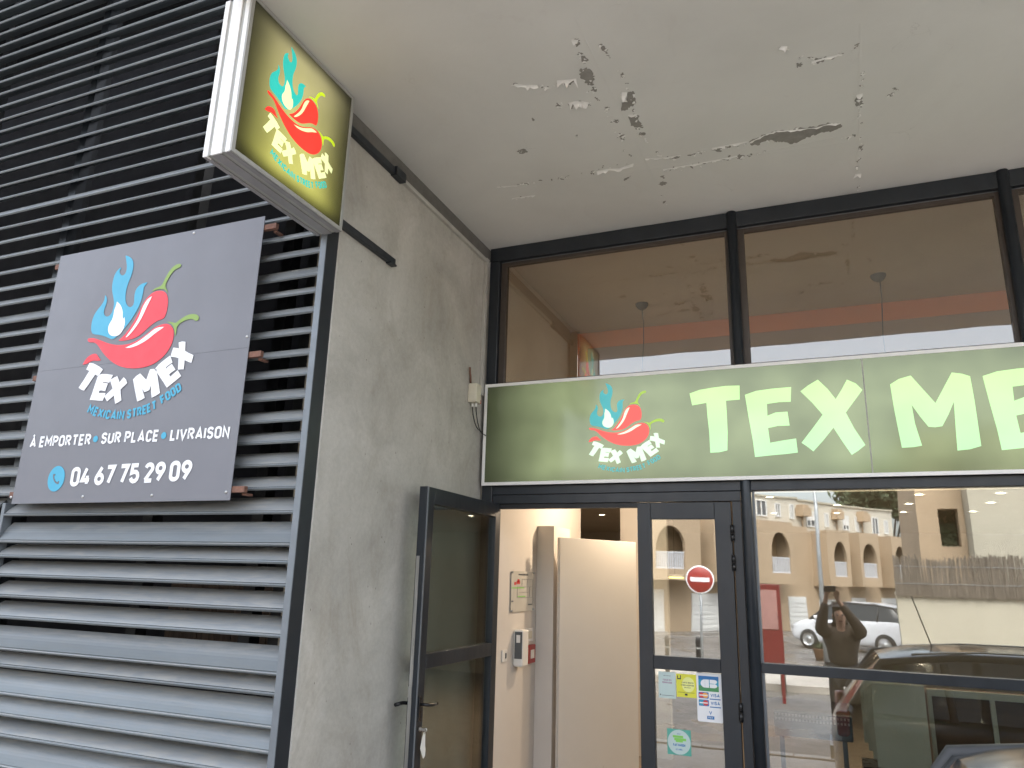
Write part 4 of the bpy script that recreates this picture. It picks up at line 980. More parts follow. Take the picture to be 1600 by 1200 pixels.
# plan poster
po = thing('evacuation_plan', 'clear framed plan on the interior wall just inside the door', 'poster', (0.05, 0.8, 1.32))
PT = lambda a, z, h=0.0: Vector((0.052 + h, 0.53 + 0.53 * a, 1.33 + 0.33 * z))
def pc(mb, a0, a1, b0, b1, h): mb.prism([PT(a0, b0, h), PT(a1, b0, h), PT(a1, b1, h), PT(a0, b1, h)], (0.001, 0, 0))
M['acrylic'] = simple('clear_plate', (0.58, 0.56, 0.50), 0.12, var=0.03)
b = MB(); pc(b, 0, 1, 0, 1, 0.008); b.build('plate', 'acrylic', po)
b = MB()
for q in ((0.30, 0.72, 0.90, 0.94), (0.45, 0.95, 0.80, 0.805), (0.45, 0.46, 0.64, 0.80), (0.68, 0.69, 0.64, 0.80), (0.94, 0.95, 0.14, 0.80), (0.25, 0.95, 0.61, 0.615), (0.25, 0.26, 0.34, 0.61), (0.25, 0.95, 0.34, 0.345), (0.35, 0.75, 0.47, 0.475), (0.8, 0.81, 0.36, 0.6), (0.75, 0.92, 0.15, 0.18), (0.02, 0.1, 0.24, 0.28)): pc(b, *q, 0.0092)
b.build('plan_lines', 'dkgrey_pl', po)
b = MB(); pc(b, 0.02, 0.55, 0.575, 0.60, 0.0094); pc(b, 0.28, 0.62, 0.36, 0.385, 0.0094); b.build('green_lines', 's_lime', po)
b = MB()
for q in ((0.12, 0.2, 0.66, 0.73), (0.22, 0.36, 0.68, 0.76), (0.26, 0.34, 0.74, 0.80)): pc(b, *q, 0.0094)
b.build('red_marks', 's_red', po)
b = MB()
for a, z in ((0.03, 0.97), (0.97, 0.97), (0.03, 0.03), (0.97, 0.03)):
    q = PT(a, z, 0); b.tube([q, q + Vector((0.02, 0, 0))], 0.009, 12)
b.build('standoff', 'silver', po)
# soap dispenser
sd = thing('soap_dispenser', 'white and grey wall dispenser beside the interior light switch', 'dispenser', (0.05, 0.8, 0.9))
h1 = hit(808, 985, 0, 0.13); 
MB().box(0.052, 0.14, 0.62, 0.76, 0.90, 1.19).build('dispenser_body', 'white_pl', sd, bevel=0.018, seg=4)
MB().box(0.07, 0.135, 0.6155, 0.6195, 0.965, 1.175).build('front_window', 'dkgrey_pl', sd, bevel=0.0)
MB().box(0.085, 0.118, 0.613, 0.6154, 1.09, 1.15).build('small_label', 'white_pl', sd)
fa = thing('fire_alarm', 'small red fire alarm call point behind the white dispenser', 'alarm', (0.05, 0.95, 0.9))
MB().box(0.052, 0.09, 0.90, 1.06, 0.90, 1.05).build('alarm_body', 'red_pl', fa, bevel=0.006)
MB().box(0.0902, 0.094, 0.94, 1.02, 0.94, 1.01).build('break_plate', 'white_pl', fa)
sw = thing('light_switch', 'square white light switch plate above the red fire alarm', 'switch', (0.05, 0.98, 1.1))
MB().box(0.052, 0.062, 0.90, 1.07, 1.075, 1.185).build('plate', 'white_pl', sw, bevel=0.003)
MB().box(0.0622, 0.068, 0.94, 1.03, 1.10, 1.16).build('rocker', 'cream_pl', sw, bevel=0.002)
sw2 = thing('wall_socket', 'small white wall plate low beside the open door leaf', 'wall plate', (0.05, 0.43, 0.95))
MB().box(0.052, 0.062, 0.385, 0.485, 0.955, 1.045).build('plate', 'white_pl', sw2, bevel=0.003)
MB().box(0.0622, 0.066, 0.44, 0.46, 0.98, 1.02).build('rocker', 'dkgrey_pl', sw2)
# pendants
M['pend'] = simple('grey_pendant', (0.06, 0.055, 0.05), 0.5)
M['bulb'] = emis('warm_bulb', (1.0, 0.62, 0.30), 6)
for i, (px, py) in enumerate(((0.953, 1.653), (3.114, 1.608))):
    pd = thing('pendant_lamp', 'grey pendant lamp hanging behind the %s upper window' % ('left' if i == 0 else 'middle'), 'pendant lamp', (px, py, ZC), 'pendant lamps on long cords')
    MB().lathe((px, py, ZC), [(0.0001, -0.062), (0.02, -0.062), (0.045, -0.045), (0.062, -0.02), (0.066, 0.0)], 24).build('ceiling_rose', 'pend', pd)
    pts = [(px + 0.012 * math.sin(k * 1.1 + i), py + 0.01 * math.sin(k * 0.8), ZC - 0.05 - k * 0.17) for k in range(10)]
    MB().tube(pts, 0.0045, 8).build('cord', 'pend', pd)
    e = pts[-1]
    MB().lathe((e[0], e[1], e[2]), [(0.03, 0.02), (0.05, 0.0), (0.10, -0.06), (0.15, -0.13), (0.16, -0.16), (0.152, -0.16), (0.09, -0.05), (0.03, 0.0)], 28).build('lamp_shade', 'pend', pd)
    MB().lathe((e[0], e[1], e[2] - 0.09), [(0.0001, -0.035), (0.025, -0.025), (0.035, 0.0), (0.02, 0.03), (0.0001, 0.04)], 16).build('bulb', 'bulb', pd)
    l = bpy.data.lights.new('pendant_light', 'POINT'); l.energy = 15; l.color = (1.0, 0.78, 0.55); l.shadow_soft_size = 0.05
    lo = bpy.data.objects.new('pendant_light', l); COL.objects.link(lo); lo.parent = pd; lo.location = Vector((e[0], e[1], e[2] - 0.2)) - pd.location
# downlights of the low ceiling
M['spot'] = emis('downlight_lens', (1.0, 0.86, 0.6), 9)
DL = [(2.0, 2.86), (3.38, 2.82), (4.05, 2.80), (2.66, 3.76), (3.37, 3.7), (4.12, 3.66), (1.94, 4.7), (2.67, 4.75), (3.40, 4.68), (4.12, 4.68), (-0.35, 4.8)]
DLL = ['nearest row, leftmost glowing downlight', 'nearest row, middle glowing downlight', 'nearest row, rightmost glowing downlight', 'second row, leftmost glowing downlight', 'second row, middle glowing downlight', 'second row, rightmost glowing downlight', 'farthest row, first glowing downlight from the left', 'farthest row, second glowing downlight from the left', 'farthest row, third glowing downlight from the left', 'farthest row, rightmost glowing downlight', 'small glowing downlight seen through the open doorway above the inner door']
for i, (x, y) in enumerate(DL):
    d = thing('downlight', DLL[i] + (' of the low shop ceiling' if i < 10 else ''), 'downlight', (x, y, 2.5), 'downlights in the low shop ceiling')
    MB().lathe((x, y, 2.5), [(0.055, 0.0), (0.055, -0.006), (0.042, -0.006), (0.042, 0.0)], 20).build('trim_ring', 'white_pl', d)
    MB().lathe((x, y, 2.4985), [(0.0001, 0), (0.04, 0)], 20).build('lens', 'spot', d)
    l = bpy.data.lights.new('spot_light', 'SPOT'); l.energy = 6; l.color = (1.0, 0.78, 0.52); l.spot_size = R(140); l.spot_blend = 0.8; l.shadow_soft_size = 0.04
    lo = bpy.data.objects.new('spot_light', l); COL.objects.link(lo); lo.parent = d; lo.location = (0, 0, -0.02)
# led strip lamp seen through the closed door leaf
ls = thing('strip_lamp', 'short glowing yellow strip lamp seen through the closed door leaf', 'strip lamp', (1.0, 3.6, 1.64))
ha = hit(1030, 901, 1, 3.6); hb = hit(1068, 907, 1, 3.6)
MB().box(ha.x, hb.x, 3.58, 3.62, ha.z, ha.z + 0.03).build('lamp_housing', 'white_pl', ls)
M['led'] = emis('yellow_led', (1.0, 0.72, 0.15), 1.6); MB().box(ha.x + 0.005, hb.x - 0.005, 3.585, 3.615, ha.z - 0.012, ha.z - 0.001).build('led_tube', 'led', ls)
MB().tube([(hb.x - 0.1, 3.6, ha.z + 0.031), (hb.x - 0.1, 3.6, 2.499)], 0.003, 6).build('hanger', 'pend', ls)

# counter, cupboards
cu = thing('shop_counter', 'cream framed brown cupboards under the shop window', 'counter', (3.3, 0.8, FZ))
MB().box(3.07, 5.6, 0.82, 1.32, FZ, 0.90).build('carcass', 'wood', cu)
b = MB().box(3.06, 5.6, 0.79, 0.8195, 0.90, 0.945)
for x in (3.06, 3.43, 3.85, 4.3, 4.8, 5.3): b.box(x, x + 0.028, 0.79, 0.8195, FZ, 0.8995)
b.build('cream_frame', 'cream', cu, bevel=0.002)
bd = thing('leaning_boards', 'stack of cream boards leaning below the middle window rail', 'boards', (2.9, 0.6, 0.3))
for k in range(4):
    x0 = 2.71 - k * 0.022
    MB().box(x0, 3.035 - k * 0.01, 0.66 + k * 0.05, 0.675 + k * 0.05, 0.44 + 0.04 * k, 0.975 + 0.004 * k).build('board', 'cream', bd, bevel=0.001)
MB().box(2.62, 3.04, 0.64, 0.95, FZ, 0.438).build('support_box', 'black', bd)
rd = thing('convector_heater', 'grey ribbed heater low behind the shop window', 'heater', (2.3, 0.5, 0.6))
b = MB()
for k in range(22):
    for z in (0.742, 0.712): b.box(2.08 + k * 0.022, 2.092 + k * 0.022, 0.50, 0.52, z - 0.008, z + 0.004)
b.build('grille_fins', 'silver', rd)
MB().box(2.07, 2.57, 0.522, 0.60, 0.60, 0.76).build('heater_body', 'dkgrey_pl', rd, bevel=0.01)
b = MB().box(2.10, 2.13, 0.54, 0.58, FZ, 0.599); b.box(2.50, 2.53, 0.54, 0.58, FZ, 0.599); b.build('heater_legs', 'dkgrey_pl', rd)

# ================================================================== THE STREET (seen mirrored in the glass)
M['tan'] = simple('ochre_render', (0.37, 0.275, 0.18), 0.85, var=0.08, nscale=1.2, bmp=0.1)
M['offw'] = simple('pale_render', (0.50, 0.46, 0.38), 0.85, var=0.07, nscale=1.0, bmp=0.1)
M['creamw'] = simple('cream_render', (0.38, 0.35, 0.275), 0.85, var=0.07, nscale=0.8, bmp=0.1)
M['shut'] = simple('white_shutter', (0.60, 0.60, 0.58), 0.6, var=0.08, nscale=3, stretch=(1, 1, 12))
M['winglass'] = simple('far_window_glass', (0.08, 0.09, 0.10), 0.12, var=0.4, nscale=2)
M['rail_w'] = simple('white_railing', (0.52, 0.53, 0.55), 0.5, var=0.1, nscale=4, stretch=(9, 9, 0.5))
M['recess'] = simple('loggia_wall', (0.36, 0.25, 0.14), 0.9)
M['reed'] = simple('reed_screen', (0.12, 0.10, 0.078), 0.9, var=0.5, nscale=3, stretch=(22, 22, 0.6), bmp=0.5)
M['leafm'] = simple('far_foliage', (0.055, 0.075, 0.035), 0.8, var=0.5, nscale=1.5)
M['bark'] = simple('bark', (0.10, 0.08, 0.06), 0.9, var=0.3, bmp=0.4)
M['pole'] = simple('galvanised_pole', (0.30, 0.32, 0.33), 0.5, 0.3)
A2 = Vector((-4.9, 25.0)); T2 = Vector((8.5, 11.0)).normalized(); N2 = Vector((T2.y, -T2.x))
def Wp(s, o, z):
    q = A2 + T2 * s + N2 * o; return Vector((q.x, -q.y, z))
def wbox(mb, s0, s1, o0, o1, z0, z1):
    v = [Wp(s, o, z) for s in (s0, s1) for o in (o0, o1) for z in (z0, z1)]
    return mb.add(v, [(0, 1, 3, 2), (4, 6, 7, 5), (0, 4, 5, 1), (2, 3, 7, 6), (0, 2, 6, 4), (1, 5, 7, 3)])
def arch_pts(s0, s1, z0, zs_, z1, n=14):
    c_ = (s0 + s1) / 2; r_ = (s1 - s0) / 2
    return [(s0, z0), (s1, z0)] + [(c_ + r_ * math.cos(math.pi * k / n), zs_ + (z1 - zs_) * math.sin(math.pi * k / n) ** 0.9) for k in range(n + 1)]
def arch_bay(hs_, s0, s1, a0, a1, z0, z1, az0, az1, o=0.9):
    """projecting bay with an arched loggia opening: front wall is a real frame around the hole"""
    p = MB(); zsp = az0 + (az1 - az0) * 0.45; n = 14
    c_ = (a0 + a1) / 2; r_ = (a1 - a0) / 2
    wbox(p, s0, a0, o - 0.15, o, z0, z1); wbox(p, a1, s1, o - 0.15, o, z0, z1); wbox(p, a0, a1, o - 0.15, o, z0, az0)
    arc = [(c_ - r_ * math.cos(math.pi * k / n), zsp + (az1 - zsp) * math.sin(math.pi * k / n)) for k in range(n + 1)]
    for k in range(n):
        q = [(arc[k][0], arc[k][1]), (arc[k + 1][0], arc[k + 1][1]), (arc[k + 1][0], z1), (arc[k][0], z1)]
        P = [Wp(a, o, z) for a, z in q]; p.prism(P, Wp(0, o - 0.15, 0) - Wp(0, o, 0))
    wbox(p, s0, s0 + 0.15, 0.0, o - 0.152, z0, z1); wbox(p, s1 - 0.15, s1, 0.0, o - 0.152, z0, z1)
    wbox(p, s0 + 0.15, s1 - 0.15, 0.0, o - 0.152, z0, z0 + 0.2); wbox(p, s0 + 0.15, s1 - 0.15, 0.0, o - 0.152, z1 - 0.15, z1)
    p.build('arched_bay', 'tan', hs_)
    MB_ = MB(); wbox(MB_, s0 + 0.16, s1 - 0.16, 0.003, 0.02, z0 + 0.21, z1 - 0.16); MB_.build('loggia_back', 'recess', hs_)
    g = MB(); zt = az0 + (az1 - az0) * 0.02
    wbox(g, a0, a1, o - 0.1, o - 0.06, az0 + 0.0, az0 + 0.05)
    wbox(g, a0, a1, o - 0.1, o - 0.06, az0 + 0.72 * 0.9, az0 + 0.72 * 0.9 + 0.05)
    kn = int((a1 - a0) / 0.10)
    for k in range(kn): s_ = a0 + (a1 - a0) * (k + 0.5) / kn; wbox(g, s_ - 0.03, s_ + 0.03, o - 0.09, o - 0.07, az0 + 0.05, az0 + 0.65)
    g.build('balcony_railing', 'rail_w', hs_)
def fwin(hs_, s0, s1, z0, z1, o=0.0, shutter=0.0):
    f = MB(); wbox(f, s0 - 0.06, s1 + 0.06, o, o + 0.06, z0 - 0.06, z0); wbox(f, s0 - 0.06, s1 + 0.06, o, o + 0.06, z1, z1 + 0.05)
    wbox(f, s0 - 0.06, s0, o, o + 0.06, z0, z1); wbox(f, s1, s1 + 0.06, o, o + 0.06, z0, z1); wbox(f, (s0 + s1) / 2 - 0.03, (s0 + s1) / 2 + 0.03, o, o + 0.05, z0, z1)
    f = f.build('window', 'shut', hs_)
    g = MB(); wbox(g, s0, s1, o + 0.004, o + 0.02, z0, z1); g = g.build('pane', 'winglass', hs_); g.parent = f
    if shutter:
        g = MB(); wbox(g, s0, s1, o + 0.03, o + 0.048, z1 - (z1 - z0) * shutter, z1); g = g.build('shutter', 'shut', hs_); g.parent = f
def garage(hs_, s0, s1, z1, o=0.0, nm='garage_door'):
    g = MB(); wbox(g, s0, s1, o, o + 0.05, GZ, z1)
    for k in range(1, 8): wbox(g, s0 + 0.02, s1 - 0.02, o + 0.05, o + 0.065, GZ + (z1 - GZ) * k / 8 - 0.12, GZ + (z1 - GZ) * k / 8 - 0.02)
    g.build(nm, 'shut', hs_)
def house(lab, s0, s1, bays, wins, gars, zt, zr, upper=True):
    q = Wp((s0 + s1) / 2, -3, GZ)
    hs_ = thing('terraced_house', lab, 'house', q, 'ochre terraced houses across the street')
    g = MB(); wbox(g, s0, s1, -6, 0, GZ, zt); g.build('lower_wall', 'tan', hs_)
    g = MB(); wbox(g, s0, s1, -6.002, -0.45, zt + 0.002, zr); g.build('upper_wall', 'offw', hs_)
    g = MB(); wbox(g, s0, s1, -6.1, -0.38, zr + 0.002, zr + 0.09); g.build('roof_edge', 'creamw', hs_)
    for b_ in bays: arch_bay(hs_, *b_)
    for w2 in wins: fwin(hs_, *w2)
    for g2 in gars: garage(hs_, *g2)
    return hs_
house('ochre terraced house with big arched loggia, mirrored in the closed door leaf', -3.2, 5.2,
      [(-0.1, 3.2, 0.75, 2.35, 1.68, 4.5, 2.15, 3.95), (4.0, 5.15, 4.15, 5.0, 1.68, 4.5, 2.15, 3.95)], [(3.35, 3.95, 2.8, 3.85, 0.0, 0.0), (-1.9, -1.1, 2.8, 3.85, 0.0, 0.5), (1.0, 1.7, 4.9, 5.4, -0.45, 0.0)], [(0.4, 1.9, 1.3, 0.0), (3.4, 5.0, 1.2, 0.0)], 4.5, 5.78)
h2 = house('ochre terraced house with broad arched bay, leftmost in the shop window mirror image', 5.21, 11.0,
      [(6.55, 8.95, 7.45, 8.72, 1.68, 4.45, 2.15, 3.95)], [(8.1, 8.75, 4.85, 5.52, -0.45, 0.0), (9.5, 9.75, 4.9, 5.45, -0.45, 0.0), (10.5, 10.68, 4.85, 5.45, -0.45, 0.0), (6.0, 6.4, 4.9, 5.45, -0.45, 0.0)], [(7.2, 8.2, 1.15, 0.0), (9.4, 10.6, 1.1, 0.0)], 4.4, 5.76)
house('narrow ochre terraced house, second from the left in the shop window reflection', 11.01, 13.55,
      [(11.25, 12.95, 11.7, 12.68, 1.62, 4.25, 2.08, 3.72)], [(11.6, 12.1, 4.55, 5.2, -0.45, 0.6), (12.95, 13.12, 4.6, 5.2, -0.45, 0.0)], [(11.5, 12.6, 1.0, 0.0)], 4.22, 5.68)
house('narrow ochre terraced house, third from the left in the shop window reflection', 13.56, 15.95,
      [(13.8, 15.3, 14.0, 15.1, 1.62, 4.25, 2.08, 3.72)], [(14.4, 14.85, 4.5, 5.15, -0.45, 0.7), (15.5, 15.66, 4.5, 5.15, -0.45, 0.0)], [(14.0, 15.1, 1.1, 0.0)], 4.2, 5.66)
house('ochre terraced house directly beside the taller house with window plants', 15.96, 18.6,
      [(16.3, 17.7, 16.5, 17.5, 1.62, 4.2, 2.08, 3.7)], [(16.9, 17.3, 4.4, 5.2, -0.45, 0.0), (17.9, 18.1, 4.5, 5.1, -0.45, 0.0)], [(16.4, 17.6, 1.1, 0.0)], 4.2, 5.64)
# small ochre chimneys on the party walls
for s_ in (11.15, 13.7, 15.9):
    q = Wp(s_, 0.0, 4.9); ch = MB(); wbox(ch, s_ - 0.28, s_ + 0.28, -0.44, 0.0, 4.95, 5.35); wbox(ch, s_ - 0.2, s_ + 0.2, -0.44, -0.06, 5.36, 5.48)
    ch.tube([Wp(s_ + 0.1, -0.38, 4.25), Wp(s_ + 0.1, -0.38, 4.95)], 0.04, 8)
    tag(ch.build('wall_box', 'tan'), {11.15: 'first', 13.7: 'middle', 15.9: 'last'}[s_] + ' small ochre box with a downpipe along the white terrace storey', 'wall box', 'ochre boxes along the terrace parapet')
# tall tower block end with arched window
tw = thing('tower_house', 'taller ochre house with an arched window full of foliage beside the cream house', 'house', Vector((5.2, -21, GZ)))
def vb(mb, x0, x1, y0, y1, z0, z1): return mb.box(x0, x1, -y1, -y0, z0, z1)
TX0, TX1, TD = 4.98, 6.12, 18.0
b = MB(); n = 12
wx0, wx1, wz0, wz1 = 5.50, 5.98, 2.75, 3.75
vb(b, TX0, wx0, TD, TD + 0.4, GZ, 5.9); vb(b, wx1, TX1, TD, TD + 0.4, GZ, 5.9); vb(b, wx0, wx1, TD, TD + 0.4, GZ, wz0); vb(b, wx0, wx1, TD, TD + 0.4, wz1, 5.9)
vb(b, TX0, TX1, TD + 1.6, TD + 5, GZ, 5.9); vb(b, TX0, TX0 + 0.2, TD + 0.41, TD + 1.59, GZ, 5.9)
b.build('tower_wall', 'tan', tw)
b = MB(); vb(b, TX0 - 0.1, TX1, TD - 0.1, TD + 5, 5.902, 6.0); b.build('roof_edge', 'creamw', tw)
b = MB()
for k in range(260):
    q = Vector((random.uniform(wx0, wx1), -(TD + 0.55 + random.random() * 0.4), wz0 + random.random() ** 1.3 * 1.2)); a = random.uniform(0, 6.28); l_ = random.uniform(0.05, 0.12)
    d = Vector((math.cos(a), random.uniform(-0.3, 0.3), math.sin(a))) * l_; e = Vector((-d.z, 0.02, d.x)) * 0.35
    b.add([q - d, q + e, q + d, q - e], [(0, 1, 2, 3)])
b.build('window_plants', 'leafm', tw)
# cream house
ch = thing('cream_house', 'big blank cream house wall rising behind the reed fence', 'house', Vector((8, -18, GZ)))
b = MB(); vb(b, 6.13, 16, 17.2, 23, GZ, 5.7); b.build('house_wall', 'creamw', ch)
b = MB(); vb(b, 6.05, 16.1, 17.1, 23.1, 5.702, 5.8); b.build('roof_edge', 'tan', ch)
# garden wall with reed screen
gw = thing('garden_wall', 'low cream garden wall topped by a ragged brown reed screen', 'garden wall', Vector((7, -14, GZ)))
b = MB(); vb(b, 3.97, 14, 14.0, 14.25, GZ, 1.47); b.build('wall_body', 'creamw', gw)
b = MB(); vb(b, 3.95, 14, 13.97, 14.28, 1.472, 1.52); b.build('coping', 'offw', gw)
b = MB(); x = 3.95
while x < 13.5:
    wd_ = random.uniform(0.012, 0.03); tl = random.gauss(0, 0.035) ; z1 = 2.30 + tl + 0.05 * math.sin(x * 2.3); lean = random.uniform(-0.03, 0.03)
    yy = -13.94 - random.uniform(0, 0.03); z0 = 1.44 + random.uniform(-0.03, 0.02)
    b.add([(x, yy, z0), (x + wd_, yy, z0), (x + wd_ + lean, yy, z1), (x + lean, yy, z1), (x, yy + 0.015, z0), (x + wd_, yy + 0.015, z0), (x + wd_ + lean, yy + 0.015, z1), (x + lean, yy + 0.015, z1)],
          [(0, 1, 2, 3), (7, 6, 5, 4), (0, 4, 5, 1), (1, 5, 6, 2), (2, 6, 7, 3), (3, 7, 4, 0)])
    x += wd_ * 0.6
b.build('reed_screen', 'reed', gw)
for z in (1.72, 2.1): MB().tube([(3.95, -13.93, z), (13.5, -13.93, z)], 0.006, 6).build('tie_wire', 'pole', gw)
# trees
def tree(name, lab, x, y, h, r, cz_, n):
    t_ = thing(name, lab, 'tree', (x, y, GZ), 'trees behind the roofs')
    m_ = MB().tube([(x, y, GZ), (x + 0.1, y, h * 0.4), (x - 0.1, y + 0.1, h * 0.75)], [0.3, 0.22, 0.1], 10)
    for k in range(7):
        a = k * 0.9; m_.tube([(x, y, h * (0.35 + 0.05 * k)), (x + math.cos(a) * r * 0.6, y + math.sin(a) * r * 0.6, cz_ + 0.2 * k)], [0.1, 0.03], 6)
    m_.build('trunk', 'bark', t_)
    f = MB(); cl = [(random.gauss(0, 0.45) * r, random.gauss(0, 0.45) * r, random.gauss(0, 0.4) * r * 0.8) for _ in range(40)]
    for k in range(n):
        c_ = random.choice(cl); q = Vector((x + c_[0], y + c_[1], cz_ + c_[2])) + Vector((random.gauss(0, 0.16), random.gauss(0, 0.16), random.gauss(0, 0.14))) * r
        d = Vector([random.uniform(-1, 1) for _ in range(3)]).normalized() * random.uniform(0.22, 0.45); e = d.cross(Vector([random.uniform(-1, 1) for _ in range(3)])).normalized() * d.length * 0.5
        f.add([q - d, q + e, q + d, q - e], [(0, 1, 2, 3)])
    f.build('crown', 'leafm', t_)
tree('pine_tree', 'dark green tree crown rising behind the terrace beside the taller ochre house', 6.75, -52.0, 7.5, 2.3, 7.9, 6000)
tree('pine_tree', 'smaller dark tree far behind the garden wall corner', 15.5, -58, 7, 3.0, 6.5, 2600)
# street lamp
sp = thing('street_lamp', 'slim grey street lamp post standing in front of the ochre terrace', 'street lamp', (2.36, -15, GZ))
MB().tube([(2.36, -15, GZ), (2.37, -15, 2.5), (2.39, -15, 4.6)], [0.06, 0.05, 0.035], 14).build('pole', 'pole', sp)
MB().tube([(2.39, -15, 4.6), (2.3, -14.8, 4.8), (1.7, -14.2, 4.85)], [0.04, 0.035, 0.03], 10).build('arm', 'pole', sp)
MB().obox((1.5, -14.05, 4.84), (0.5, 0.2, 0.1), Matrix.Rotation(R(40), 3, 'Z')).build('lamp_head', 'shut', sp, bevel=0.03)
# no entry sign
ne = thing('no_entry_sign', 'round red no entry sign with white bar on a grey post', 'road sign', (-0.1, -12, GZ))
MB().lathe((-0.1, -12.0, 1.685), [(0.0001, 0.004), (0.272, 0.004), (0.276, 0.0), (0.276, -0.012), (0.0001, -0.012)], 40, Vector((0, 1, 0))).build('red_disc', 'red_pl', ne)
MB().box(-0.30, 0.10, -11.995, -11.990, 1.64, 1.735).build('white_bar', 'v_white', ne)
MB().lathe((-0.1, -12.0, 1.685), [(0.272, 0.0045), (0.30, 0.0045), (0.30, -0.013), (0.272, -0.013)], 40, Vector((0, 1, 0))).build('white_rim', 'v_white', ne)
MB().tube([(-0.1, -12.04, GZ), (-0.1, -12.04, 1.95)], 0.028, 12).build('post', 'pole', ne)
# bollards
bo = None
for k, (x, y) in enumerate(((0.55, -10.3), (0.95, -10.4), (0.1, -10.2), (1.6, -10.5), (-0.5, -10.1), (2.9, -10.8))):
    if bo is None:
        bo = thing('bollard', None, None, (x, y, GZ)); 
        MB().lathe((x, y, GZ), [(0.045, 0.0), (0.045, 0.8), (0.05, 0.82), (0.05, 0.86), (0.038, 0.92), (0.0001, 0.94)], 14).build('post', 'anth_dark', bo)
        MB().lathe((x, y, GZ), [(0.0465, 0.70), (0.0465, 0.73)], 14).build('band', 'rib_grey', bo); o = bo
    else:
        o = copy_tree(bo); o.location = (x, y, GZ)
    tag(o, ('dark bollard at the far kerb, fourth counted from the no entry side', 'dark bollard at the far kerb, fifth counted from the no entry side', 'dark bollard at the far kerb just beside the no entry post', 'dark bollard at the far kerb in front of the red cabinet', 'dark bollard at the far kerb beyond the no entry post', 'dark bollard at the far kerb nearest the white hatchback')[k], 'bollard', 'bollards along the far kerb')
# planter
pl = thing('planter', 'small round brown planter tub with a little bush across the road', 'planter', (2.2, -18.0, GZ))
MB().lathe((2.2, -18.0, GZ), [(0.0001, 0.0), (0.12, 0.0), (0.15, 0.15), (0.19, 0.30), (0.20, 0.32), (0.18, 0.32), (0.17, 0.29), (0.0001, 0.28)], 24).build('tub', 'wood', pl)
b = MB()
for k in range(200):
    q = Vector((2.2, -18.0, GZ + 0.33)) + Vector((random.gauss(0, 0.07), random.gauss(0, 0.07), abs(random.gauss(0, 0.06)))); d = Vector([random.uniform(-1, 1) for _ in range(3)]) * 0.04; e = Vector((-d.y, d.z, d.x)) * 0.5
    b.add([q - d, q + e, q + d, q - e], [(0, 1, 2, 3)])
b.build('bush', 'leafm', pl)
# red display cabinet
M['pink'] = simple('faded_pink_poster', (0.38, 0.20, 0.18), 0.5, var=0.1)
M['drk_red'] = simple('dark_red_paint', (0.17, 0.02, 0.02), 0.4)
rc = thing('display_cabinet', 'dark red street display cabinet with a faded pink poster', 'cabinet', (1.45, -9.0, GZ))
MB().box(1.30, 1.72, -9.12, -9.0, 0.28, 1.62).build('cabinet_box', 'drk_red', rc, bevel=0.01)
MB().box(1.36, 1.66, -8.999, -8.992, 0.86, 1.52).build('poster', 'pink', rc)
b = MB().box(1.32, 1.37, -9.1, -9.04, GZ, 0.279); b.box(1.65, 1.70, -9.1, -9.04, GZ, 0.279); b.build('legs', 'drk_red', rc)

